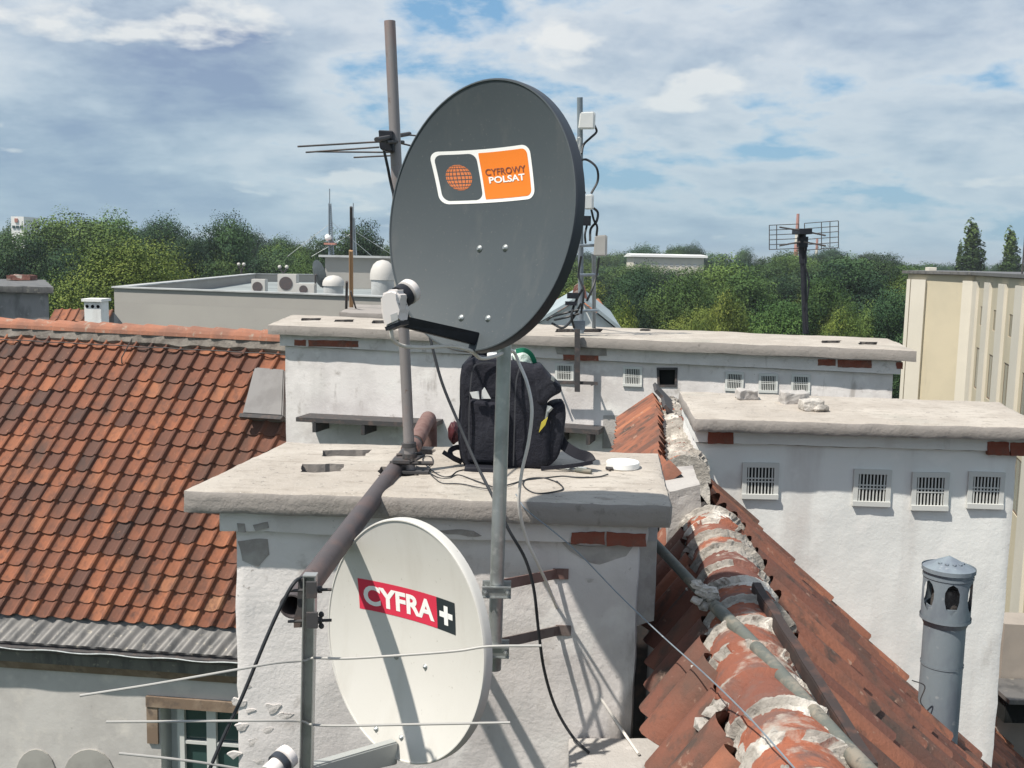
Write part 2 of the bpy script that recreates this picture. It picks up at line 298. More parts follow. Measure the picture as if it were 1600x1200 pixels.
def hollow(bm, p, q, ro, ri, seg=20):
    """open-ended pipe"""
    p, q = Vector(p), Vector(q); t = (q - p).normalized(); a = t.cross(Z_ if abs(t.z) < .9 else X_).normalized(); b = t.cross(a)
    R4 = []
    for c, rr in ((p, ri), (p, ro), (q, ro), (q, ri)):
        R4.append([bm.verts.new(c + (a * math.cos(2 * math.pi * k / seg) + b * math.sin(2 * math.pi * k / seg)) * rr) for k in range(seg)])
    for i in range(4):
        for k in range(seg):
            f = bm.faces.new((R4[i][k], R4[i][(k + 1) % seg], R4[(i + 1) % 4][(k + 1) % seg], R4[(i + 1) % 4][k])); f.smooth = i in (1, 3)
def prism(bm, poly, off, mi=0):
    """solid from a planar polygon and an offset vector"""
    n = len(poly); a = [bm.verts.new(Vector(p)) for p in poly]; b = [bm.verts.new(Vector(p) + off) for p in poly]
    bm.faces.new(a).material_index = mi; bm.faces.new(b[::-1]).material_index = mi
    for i in range(n): bm.faces.new((a[i], b[i], b[(i + 1) % n], a[(i + 1) % n])).material_index = mi
def finish(bm): bmesh.ops.recalc_face_normals(bm, faces=bm.faces); return bm
def blob(bm, c, rx, ry, rz, sub=2, amp=.25, fr=3.0, mi=0, seed=0):
    r = bmesh.ops.create_icosphere(bm, subdivisions=sub, radius=1)
    for v in r['verts']:
        d = v.co.copy(); k = 1 + amp * noise.noise(d * fr + Vector((seed * 3.1, seed * 1.7, seed)))
        v.co = Vector(c) + Vector((d.x * rx, d.y * ry, d.z * rz)) * k
        for f in v.link_faces: f.material_index = mi
def rough(bm, amp, fr, cuts=0, seed=0, bevel=0):
    if bevel: bmesh.ops.bevel(bm, geom=list(bm.edges), offset=bevel, segments=2, affect='EDGES', profile=.6)
    if cuts: bmesh.ops.subdivide_edges(bm, edges=list(bm.edges), cuts=cuts, use_grid_fill=True)
    for v in bm.verts:
        d = noise.noise_vector(v.co * fr + Vector((seed, seed * 2.3, 0))) + .5 * noise.noise_vector(v.co * fr * 3.1)
        v.co += d * amp
    return bm
def lerp(a, b, t): return a + (b - a) * t
def quadbox(corners_top, z0, z1, nx=30, ny=12, nz=3, amp=.004, fr=4, seed=0, edge_mat=True, round_=.012):
    """slab over a top quadrilateral (FL, FR, BR, BL), rough faces; material 1 on its sides"""
    bm = B(); FL, FR, BR, BL = [Vector((p.x, p.y, 0)) for p in corners_top]; V = {}
    def P(i, j, k):
        key = (i, j, k)
        if key not in V:
            s, t, q = i / nx, j / ny, k / nz
            p = lerp(lerp(FL, FR, s), lerp(BL, BR, s), t); p.z = lerp(z0, z1, q)
            # round the outline a little
            ex = (i in (0, nx)) + (j in (0, ny)) + (k in (0, nz))
            if ex >= 2:
                c = (FL + FR + BR + BL) / 4; c.z = (z0 + z1) / 2; d = p - c
                if i in (0, nx): p.x -= math.copysign(round_ * .6, d.x)
                if j in (0, ny): p.y -= math.copysign(round_ * .6, d.y)
                if k in (0, nz): p.z -= math.copysign(round_ * .5, d.z)
            nv = noise.noise_vector(p * fr + Vector((seed, 0, 0))) + .5 * noise.noise_vector(p * fr * 3.7) + .35 * noise.noise_vector(p * fr * 9)
            p = p + nv * amp
            V[key] = bm.verts.new(p)
        return V[key]
    def face(a, mi):
        f = bm.faces.new(a); f.material_index = mi; f.smooth = True
    for i in range(nx):
        for j in range(ny):
            face((P(i, j, nz), P(i + 1, j, nz), P(i + 1, j + 1, nz), P(i, j + 1, nz)), 0)
            face((P(i, j + 1, 0), P(i + 1, j + 1, 0), P(i + 1, j, 0), P(i, j, 0)), 1)
    for i in range(nx):
        for k in range(nz):
            face((P(i, 0, k), P(i + 1, 0, k), P(i + 1, 0, k + 1), P(i, 0, k + 1)), 1)
            face((P(i, ny, k + 1), P(i + 1, ny, k + 1), P(i + 1, ny, k), P(i, ny, k)), 1)
    for j in range(ny):
        for k in range(nz):
            face((P(0, j, k + 1), P(0, j + 1, k + 1), P(0, j + 1, k), P(0, j, k)), 1)
            face((P(nx, j, k), P(nx, j + 1, k), P(nx, j + 1, k + 1), P(nx, j, k + 1)), 1)
    return bm
def cut(o, cutters, mt=None):
    """boolean holes, applied to the mesh"""
    dg = bpy.context.evaluated_depsgraph_get(); objs = []
    for bm in cutters:
        finish(bm); me = bpy.data.meshes.new('cutter'); bm.to_mesh(me); bm.free()
        if mt: me.materials.append(mt)
        c = bpy.data.objects.new('cutter', me); COL.objects.link(c); objs.append(c)
        md = o.modifiers.new('cut', 'BOOLEAN'); md.operation = 'DIFFERENCE'; md.object = c; md.solver = 'EXACT'
        if mt: md.material_mode = 'TRANSFER'
    bpy.context.view_layer.update(); dg = bpy.context.evaluated_depsgraph_get()
    me = bpy.data.meshes.new_from_object(o.evaluated_get(dg)); o.modifiers.clear(); o.data = me
    for c in objs: bpy.data.objects.remove(c, do_unlink=True)
def inset_quad(q, d):
    """move a quad's corners inwards by (front, right, back, left) metres"""
    FL, FR, BR, BL = [Vector((p.x, p.y, 0)) for p in q]
    ux = (FR - FL).normalized(); uy = (BL - FL).normalized()
    f, r, b, l = d
    return [FL + uy * f + ux * l, FR + uy * f - ux * r, BR - uy * b - ux * r, BL - uy * b + ux * l]
def wallplane(q):
    n = (q[1] - q[0]).cross(Z_).normalized(); p = Vector((q[0].x, q[0].y, 18)); return p, n   # n faces the camera side

# ------------------------------------------------------------------ setting: ground and street
bm = B()
n = 60
pts = {}
for i in range(n + 1):
    for j in range(n + 1):
        x = (i / n * 2 - 1); y = (j / n * 2 - 1)
        x = math.copysign(abs(x) ** 2.2, x) * 9000; y = math.copysign(abs(y) ** 2.2, y) * 9000
        r = math.hypot(x, y)
        pts[i, j] = bm.verts.new((x, y, 0 + min(12, max(0, (r - 900) * .006)) * (0.6 + noise.noise(Vector((x, y, 0)) * .0006))))
for i in range(n):
    for j in range(n): bm.faces.new((pts[i, j], pts[i + 1, j], pts[i + 1, j + 1], pts[i, j + 1]))
struct('ground', bm, M['ground'])
bm = B(); ca, cb = PZ(840, 508, 0.1), PZ(1230, 517, 0.1); dv = Vector((0, 9, 0))
prism(bm, [ca - dv, cb - dv, cb + dv, ca + dv], Vector((0, 0, -.09))); finish(bm)
struct('road', bm, M['asphalt'])

# ------------------------------------------------------------------ vent grilles, bricks
def grille(parent, p0, n, x0, y0, x1, y1, tilt=0.0, seed=0):
    """white slotted plate on the wall plane, from its corners in the photo"""
    n = n.normalized(); a, b, c = PP(x0, y0, p0, n), PP(x1, y0, p0, n), PP(x0, y1, p0, n)
    e1 = n.cross(Z_).normalized() * -1
    if e1.x < 0: e1 = -e1
    Wd, H = (b - a).dot(e1), abs((c - a).dot(Z_)); up = (Z_ * math.cos(tilt) + e1 * math.sin(tilt)); e1 = e1 * math.cos(tilt) - Z_ * math.sin(tilt)
    o = a + e1 * 0 - up * H + n * .004; bm = B()
    def bar(u0_, v0_, u1_, v1_, th=.010):
        q = [o + e1 * (Wd * u0_) + up * (H * v0_), o + e1 * (Wd * u1_) + up * (H * v0_), o + e1 * (Wd * u1_) + up * (H * v1_), o + e1 * (Wd * u0_) + up * (H * v1_)]
        prism(bm, q, n * th)
    bar(0, 0, 1, .13, .022); bar(0, .87, 1, 1, .014); bar(0, .13, .13, .87, .012); bar(.87, .13, 1, .87, .012)
    for k in range(8):
        c_ = .13 + .74 * (k + .5) / 8; bar(c_ - .017, .13, c_ + .017, .87, .008)
    bar(.13, .46, .87, .49, .010); bar(.13, .55, .87, .58, .010)
    g = obj('vent_grille', finish(bm), M['frame'], parent)
    bm = B(); prism(bm, [o + e1 * (Wd * u) + up * (H * v) - n * .002 for u, v in ((.08, .08), (.92, .08), (.92, .92), (.08, .92))], n * .004)
    obj('duct_shade_panel', finish(bm), M['voiddark'], g)  # black plate behind the slots, painting the shade of the duct
    return g
def bricks(parent, p0, n, rects, proud=.004):
    for k, (x0, y0, x1, y1) in enumerate(rects):
        bm = B(); q = [PP(x0, y0, p0, n), PP(x1, y0 + .02 * (x1 - x0), p0, n), PP(x1, y1 + .02 * (x1 - x0), p0, n), PP(x0, y1, p0, n)]
        poly = []
        for i in range(4):
            for t in range(7):
                p = lerp(q[i], q[(i + 1) % 4], t / 7); poly.append(p + noise.noise_vector(p * 30) * .006)
        poly = [p - n * ((p - p0).dot(n)) - n * .03 for p in poly]
        prism(bm, poly, n * (.03 + proud)); obj('exposed_brick', finish(bm), M['brick'], parent)
def patch(parent, name, p0, n, pts, mt, proud=.003, fr=9, amp=.02):
    """thin irregular skim of another render on a wall"""
    q = [PP(x, y, p0, n) for x, y in pts]; poly = []
    for i in range(len(q)):
        for t in range(8):
            p = lerp(q[i], q[(i + 1) % len(q)], t / 8); poly.append(p + noise.noise_vector(p * fr) * amp)
    poly = [p - n * ((p - p0).dot(n)) - n * .01 for p in poly]; bm = B(); prism(bm, poly, n * (.01 + proud))
    bmesh.ops.triangulate(bm, faces=bm.faces)
    return obj(name, finish(bm), mt, parent)
def flue_cutter(x0, y0, x1, y1, z, skew=0, depth=.35, seed=0):
    """ragged flue hole from its outline in the photo"""
    q = [PZ(x0, y1, z), PZ(x1, y1, z), PZ(x1 + skew, y0, z), PZ(x0 + skew, y0, z)]; poly = []
    for i in range(4):
        for t in range(6):
            p = lerp(q[i], q[(i + 1) % 4], t / 6); poly.append(p + Vector((*noise.noise_vector(p * 16 + Vector((seed, 0, 0))).xy, 0)) * .022 + Z_ * .1)
    bm = B(); prism(bm, poly, -Z_ * (depth + .1)); return bm

# ------------------------------------------------------------------ near chimney (the one carrying the dishes)
ZN = 19.11
QN = [PZ(284, 765, ZN), PZ(1051, 790, ZN), PZ(1030, 706, ZN), PZ(446, 689, ZN)]
c0 = sum(QN, Vector()) / 4
near = thing('brick_chimney', 'broad plastered chimney with concrete capping slab that carries the black backpack', 'chimney', (c0.x, c0.y, 15.0))
BQ = inset_quad(QN, (.10, .115, .10, .155)); CQ = inset_quad(QN, (.062, .085, .07, .11))
flues = [(468, 725, 533, 737, 6), (500, 703, 572, 712, 8), (590, 730, 655, 744, 6), (622, 702, 676, 711, 6)]
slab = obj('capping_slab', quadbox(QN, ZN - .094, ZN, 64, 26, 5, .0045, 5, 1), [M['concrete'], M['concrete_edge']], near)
cut(slab, [flue_cutter(a, b, c, d, ZN, s, .3, k) for k, (a, b, c, d, s) in enumerate(flues)], M['concrete_edge'])
cor = obj('cornice', quadbox(CQ, ZN - .175, ZN - .095, 60, 24, 3, .0035, 6, 2, round_=.006), M['plaster'], near)
body = obj('wall', quadbox(BQ, 16.2, ZN - .176, 60, 30, 60, .006, 5, 3, round_=.01), M['plaster'], near)
cut(cor, [flue_cutter(a, b, c, d, ZN, s, .6, k) for k, (a, b, c, d, s) in enumerate(flues)], M['flue'])
cut(body, [flue_cutter(a, b, c, d, ZN, s, .9, k) for k, (a, b, c, d, s) in enumerate(flues)], M['flue'])
pN, nN = wallplane(BQ); pC, nC = wallplane(CQ)
bricks(near, pC, nC, [(893, 831, 944, 849), (947, 832, 1009, 852)], .006)
patch(near, 'bare_render', pN, nN, [(372, 846), (418, 846), (424, 868), (404, 884), (380, 876)], M['stain'], .0025, 9, .02)
patch(near, 'bare_render', pC, nC, [(372, 815), (384, 815), (385, 829), (374, 828)], M['stain'], .003, 12, .01)
patch(near, 'bare_render', pC, nC, [(398, 818), (419, 817), (420, 826), (401, 829)], M['stain'], .003, 12, .01)
patch(near, 'bare_render', pC, nC, [(688, 828), (740, 828), (752, 835), (730, 838), (700, 834)], M['stain'], .003, 14, .012)
for (x, y, s) in ((372, 1098, 12), (392, 1112, 9), (428, 1108, 13), (446, 1120, 10), (376, 1136, 13), (398, 1158, 12), (420, 1142, 8), (368, 1180, 12), (404, 1190, 10), (385, 1074, 6), (925, 905, 6), (938, 960, 5)):
    patch(near, 'flaked_spot', pN, nN, [(x - s, y - s * .3), (x - s * .2, y - s * .6), (x + s, y - s * .2), (x + s * .6, y + s * .3), (x - s * .4, y + s * .5)], M['flake'], .0025, 26, .016)
patch(near, 'smeared_mortar', pN, nN, [(878, 850), (990, 852), (978, 868), (940, 880), (905, 872), (888, 862)], M['plaster_grey'], .003, 9, .02)
# short pilaster at the chimney's right-hand corner and the plinth under it
e = (BQ[1] - BQ[0]).normalized(); f_ = (BQ[3] - BQ[0]).normalized()
a = BQ[1] + f_ * .05 - e * .03; cz1, cz0 = 19.11 - .176, PY(1005, 950, 4.0).z
bm = B(); b4 = [Vector((*(a + e * i * .092 + f_ * j * .28).xy, cz0 - .03 * (1 - i))) for i, j in ((0, 0), (1, 0), (1, 1), (0, 1))]
hexa(bm, b4, [Vector((p.x, p.y, cz1 - .001)) for p in b4]); rough(bm, .006, 7, 8, 4); obj('corner_pilaster', finish(bm), M['plaster_grey'], near)
pl = PY(892, 1178, 3.68); pr = PY(1028, 1176, 3.62)
bm = B(); t4 = [pl + Y_ * -.22 - X_ * .02, pr + Y_ * -.22, pr + Y_ * .12 + X_ * .02, pl + Y_ * .12]
hexa(bm, [p - Z_ * .9 for p in t4], t4); rough(bm, .006, 6, 8, 5); obj('plinth', finish(bm), M['plaster_grey'], near)

# ------------------------------------------------------------------ long far chimney
ZF = 19.2
QF = [PZ(417, 507, ZF), PZ(1434, 548, ZF), PZ(1387, 528, ZF), PZ(457, 491, ZF)]
c0 = sum(QF, Vector()) / 4
far = thing('brick_chimney', 'very long white chimney wall crossing the scene behind the backpack', 'chimney', (c0.x, c0.y, 10))
BF = inset_quad(QF, (.17, .13, .1, .2)); CF = inset_quad(QF, (.12, .09, .06, .14))
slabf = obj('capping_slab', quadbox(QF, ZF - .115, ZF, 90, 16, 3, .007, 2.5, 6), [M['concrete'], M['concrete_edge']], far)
obj('cornice', quadbox(CF, ZF - .25, ZF - .116, 80, 10, 2, .004, 4, 7, round_=.004), M['plaster'], far)
bodyf = obj('wall', quadbox(BF, 14.0, ZF - .251, 60, 8, 30, .006, 3, 8, round_=.01), M['plaster'], far)
fl2 = [(470, 497, 500, 501, 2), (522, 499, 552, 503, 2), (1283, 532, 1312, 536, 2), (1342, 534, 1370, 538, 2), (580, 501, 610, 505, 2), (868, 514, 940, 519, 2), (1000, 514, 1016, 517, 1)]
cut(slabf, [flue_cutter(a, b, c, d, ZF, s, .09, k) for k, (a, b, c, d, s) in enumerate(fl2)], M['flue'])
pF, nF = wallplane(BF); pCF, nCF = wallplane(CF)
for k, g in enumerate([(868, 567, 897, 596), (974, 572, 1004, 603), (1134, 580, 1163, 610), (1186, 583, 1216, 613), (1237, 584, 1267, 614), (832, 573, 846, 592)]):
    grille(far, pF, nF, *g, tilt=random.uniform(-.02, .02))
# the grille that is missing: a thin frame round a black panel for the duct's shade
q = [PP(x, y, pF, nF) for x, y in ((1028, 576), (1057, 576), (1056, 603), (1029, 603))]
bm = B(); prism(bm, [p + nF * .04 for p in q], nF * -.3); cut(bodyf, [bm], M['voiddark'])
bm = B()
for i in range(4):
    a, b = q[i], q[(i + 1) % 4]; fbox(bm, (a + b) / 2 + nF * .004, (b - a) / 2 + (b - a).normalized() * .012, nF * .006, (b - a).normalized().cross(nF) * .012)
obj('duct_frame', finish(bm), M['iron'], far)
bm = B(); prism(bm, [p - nF * .05 for p in q], nF * -.02); obj('duct_shade_panel', finish(bm), M['voiddark'], far)  # black panel set in the hole to paint its inner shade
bricks(far, pCF, nCF, [(460, 531, 478, 540), (482, 531, 560, 541), (880, 551, 935, 563), (1278, 561, 1306, 571), (1309, 562, 1362, 574), (1400, 566, 1411, 576)], .004)
patch(far, 'bare_render', pCF, nCF, [(868, 542), (948, 545), (948, 556), (870, 553)], M['stain'], .006, 4, .02)
patch(far, 'bare_render', pF, nF, [(943, 650), (992, 650), (992, 700), (941, 700)], M['plaster_grey'], .006, 4, .02)
# ledges of sheet metal on the wall
for (xa, ya, xb, yb, dd) in ((462, 652, 676, 662, .34), (820, 664, 936, 672, .30)):
    a, b = PP(xa, ya, pF + nF * dd, nF), PP(xb, yb, pF + nF * dd, nF)
    bm = B(); t4 = [a, b, b - nF * (dd + .02), a - nF * (dd + .02)]; hexa(bm, [p - Z_ * .05 for p in t4], t4)
    for t in (.14, .5, .86):
        c = lerp(a, b, t); fbox(bm, c - Z_ * .11 - nF * (dd / 2), X_ * .02, nF * (dd / 2), Z_ * .055)
    rough(bm, .004, 3, 3, 8)
    obj('sheet_ledge', finish(bm), M['iron'], far)

# ------------------------------------------------------------------ right-hand chimney
ZR = 19.11
QR = [PZ(1084, 653, ZR), PZ(1646, 669, ZR), PZ(1562, 627, ZR), PZ(1060, 610, ZR)]
c0 = sum(QR, Vector()) / 4
rt = thing('brick_chimney', 'tall pale blue plastered chimney with four white grilles behind the vent pipe', 'chimney', (c0.x, c0.y, 13))
BR_ = inset_quad(QR, (.155, .12, .08, .03)); CR = inset_quad(QR, (.115, .09, .05, .02))
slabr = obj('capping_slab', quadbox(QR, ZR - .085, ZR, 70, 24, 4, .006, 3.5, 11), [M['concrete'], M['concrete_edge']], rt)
obj('cornice', quadbox(CR, ZR - .165, ZR - .086, 60, 20, 2, .004, 5, 12, round_=.005), M['plaster_blue'], rt)
obj('wall', quadbox(BR_, 13.5, ZR - .166, 60, 24, 60, .007, 3, 13, round_=.01), M['plaster_blue'], rt)
pR, nR = wallplane(BR_); pCR, nCR = wallplane(CR)
for g in [(1160, 722, 1217, 778), (1334, 732, 1393, 789), (1425, 737, 1483, 796), (1513, 736, 1570, 793)]:
    grille(rt, pR, nR, *g, tilt=random.uniform(-.015, .015))
bricks(rt, pCR, nCR, [(1106, 675, 1146, 693), (1543, 690, 1576, 711), (1578, 691, 1612, 712)], .005)
for k, (x0, y0, x1, y1, lab) in enumerate([(1154, 611, 1187, 625, 'flat pale brick fragment lying leftmost on the right chimney slab'),
                                      (1224, 611, 1266, 632, 'largest broken grey masonry lump on the right chimney slab'),
                                      (1254, 626, 1291, 642, 'jagged mortar crumb beside the largest lump on the right chimney slab')]):
    a, b = PZ(x0, y1, ZR), PZ(x1, y1, ZR); c = (a + b) / 2; wd = (b - a).length / 2
    bm = B(); fbox(bm, c + Z_ * .03 + Y_ * .07, X_ * wd * .95 + Y_ * .02, Y_ * .07, Z_ * (.03 if k != 1 else .045)); rough(bm, .012, 14, 4, k, .008)
    if k: blob(bm, c + X_ * wd * .55 + Z_ * .015, .05, .04, .025, 2, .5, 3, 0, k)
    tag(obj('masonry_fragment', finish(bm), M['plaster_grey'] if k < 2 else M['mortar']), lab, 'rubble', 'broken masonry on the right chimney slab')

# ------------------------------------------------------------------ the tiled roof between the chimneys
def tile_field(name, parent, P, nrm, ncols, nrows, u0_, u1_, mt, h=.03, lift=.022, roll=.3, jitter=.004, skip=None, seed=0, bias=0.0, over=1.1, barrel=False):
    """overlapping clay tiles laid on the patch P(u, v); v runs down the slope"""
    rnd = random.Random(seed); verts = []; faces = []; tint = []
    prof = [(0, 0.15), (.12, -.05), (.35, -.12), (.58, -.05), (.74, .35), (.86, .95), (.95, .8), (1.03, .1)]
    if barrel: prof = [(-.02, -.35), (.05, .10), (.15, .55), (.30, .90), (.45, 1.0), (.60, .90), (.74, .55), (.84, .08), (.92, -.30), (1.02, -.40)]
    for j in range(nrows):
        coff = rnd.uniform(-.04, .04)
        for i in range(ncols):
            uc = u0_ + (u1_ - u0_) * i / ncols; du = (u1_ - u0_) / ncols; va = j / nrows; vb = (j + over) / nrows
            if skip and skip(uc + du / 2, (va + vb) / 2): continue
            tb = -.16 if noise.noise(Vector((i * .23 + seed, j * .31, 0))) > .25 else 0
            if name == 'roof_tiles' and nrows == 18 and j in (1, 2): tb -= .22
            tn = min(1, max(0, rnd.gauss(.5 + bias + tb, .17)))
            rot = rnd.uniform(-.05, .05) + (rnd.uniform(-.14, .14) if rnd.random() < .06 else 0); dz = rnd.uniform(-jitter, jitter) + (rnd.uniform(0, .012) if rnd.random() < .05 else 0); dv_ = rnd.uniform(-.03, .03) / nrows; b0 = len(verts)
            for q, (vt, hl) in enumerate(((va, .0), ((va + vb) / 2, .5), (vb, 1.0))):
                for s, pr_ in prof:
                    vv = vt + dv_ + (rot * (s - .5) / nrows) + ((.10 * (1 - (2 * s - 1) ** 2)) / nrows if q == 2 else 0)
                    p = P(uc + (s + coff) * du, vv) + nrm * (pr_ * h + hl * lift + dz + .012); verts.append(p); tint.append(tn)
            k = len(prof)
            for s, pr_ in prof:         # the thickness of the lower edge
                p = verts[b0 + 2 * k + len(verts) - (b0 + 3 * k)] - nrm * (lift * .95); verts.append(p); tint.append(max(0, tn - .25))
            for q in range(3):
                for s in range(k - 1): faces.append((b0 + q * k + s, b0 + (q + 1) * k + s, b0 + (q + 1) * k + s + 1, b0 + q * k + s + 1))
    c = sum(verts, Vector()) / len(verts); me = bpy.data.meshes.new(name)
    me.from_pydata([v - c for v in verts], [], faces); me.update()
    at = me.attributes.new('tint', 'FLOAT', 'POINT'); at.data.foreach_set('value', tint)
    me.polygons.foreach_set('use_smooth', [barrel] * len(faces)); me.materials.append(mt)
    if barrel: me.set_sharp_from_angle(angle=R(50))
    o = bpy.data.objects.new(name, me); COL.objects.link(o); W[o.name] = c; o.parent = parent; o.location = c - W[parent.name]
    return o
nroof = thing('tiled_roof', 'steep old clay tiled roof with mortared ridge running beside the near chimney', 'roof', (1.0, 5, 15))
crest = [(2.0, .71, 18.83), (2.44, .747, 18.82), (2.83, .775, 18.80), (3.32, .83, 18.80), (4.1, .925, 18.80), (4.96, 1.0, 18.80)]
crestf = [PY(1072, 715, 5.6), PY(1066, 684, 6.5), PY(1058, 650, 7.9), PY(1043, 618, 9.7)]
def cx(y):
    pts_ = [(y_, x_, z_) for (y_, x_, z_) in crest] + [(p.y, p.x, 18.80) for p in crestf]
    for i in range(len(pts_) - 1):
        if y <= pts_[i + 1][0] or i == len(pts_) - 2:
            t = (y - pts_[i][0]) / (pts_[i + 1][0] - pts_[i][0]); return pts_[i][1] + (pts_[i + 1][1] - pts_[i][1]) * t
def rl(y, s): return Vector((cx(y) + .11 * s, y, 18.69))
DR = 3.4
def PRS(u, v):     # right slope, u along the ridge (metres from y=0.8), v down
    y = .8 + u; p = rl(y, 1); return p + Vector((DR * v, -.25 * v, -DR * v * 1.0))
nrm_r = Vector((1, 0, 1)).normalized()
def keep_r(u, v):
    p = PRS(u, v); return p.y > 6.0 and p.x < BR_[1].x + .02
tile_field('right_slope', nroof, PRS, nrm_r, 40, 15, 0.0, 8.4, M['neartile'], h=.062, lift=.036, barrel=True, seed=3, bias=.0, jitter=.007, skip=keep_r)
DLS = .15
def PLS(u, v):
    y = .8 + u; p = rl(y, -1); return p + Vector((-DLS * v, 0, -DLS * v * 1.5))
nrm_l = Vector((-1.5, 0, 1)).normalized()
def skip_l(u, v):
    p = PLS(u, v); return (p.y > BQ[1].y and p.y < BQ[2].y and p.x < BQ[1].x - .1) or p.x < -1.15
tile_field('left_slope', nroof, PLS, nrm_l, 22, 1, -.2, 4.35, M['neartile'], h=.055, lift=.024, barrel=True, seed=5, bias=-.1, jitter=.01, skip=skip_l)  # bias puts the shadow on this slope into its tile tint
FD = .27
def PLF(u, v):
    y = 5.2 + u; p = rl(y, -1); p.z = lerp(18.92, 18.74, min(1, u / 4.3)); return p + Vector((-FD * v, 0, -FD * v * .8))
tile_field('far_left_slope', nroof, PLF, Vector((-.8, 0, 1)).normalized(), 22, 1, 0, 4.4, M['neartile'], h=.055, lift=.02, barrel=True, seed=9, bias=.1)
# boards under the tiles so no light comes through
bm = B()
for (P_, ua, ub, vb, nn) in ((PRS, 0, 8.4, 1.06, nrm_r), (PLS, -.2, 4.35, 1.06, nrm_l), (PLF, 0, 4.4, 1.02, Vector((-.8, 0, 1)).normalized())):
    K = 16
    for k in range(K):
        a, b = ua + (ub - ua) * k / K, ua + (ub - ua) * (k + 1) / K
        q = [P_(a, 0), P_(b, 0), P_(b, vb), P_(a, vb)]
        if P_ is PRS and q[2].y > 6.0:
            lim = (BR_[0].x + .15 - q[0].x) / DR; q = [P_(a, 0), P_(b, 0), P_(b, lim), P_(a, lim)]
        if P_ is PLF: q[2] = P_(b, vb) ; q[3] = P_(a, vb)
        prism(bm, [p - nn * .012 for p in q], -nn * .03)
a, b = PLS(-.2, .97), PLS(4.35, .97); hexa(bm, [a - Z_ * 3, b - Z_ * 3, b - Z_ * 3 + X_ * .3, a - Z_ * 3 + X_ * .3], [a - Z_ * .03, b - Z_ * .03, b - Z_ * .03 + X_ * .05, a - Z_ * .03 + X_ * .05])  # upright sheet added, near-black for the deep shade of the gap
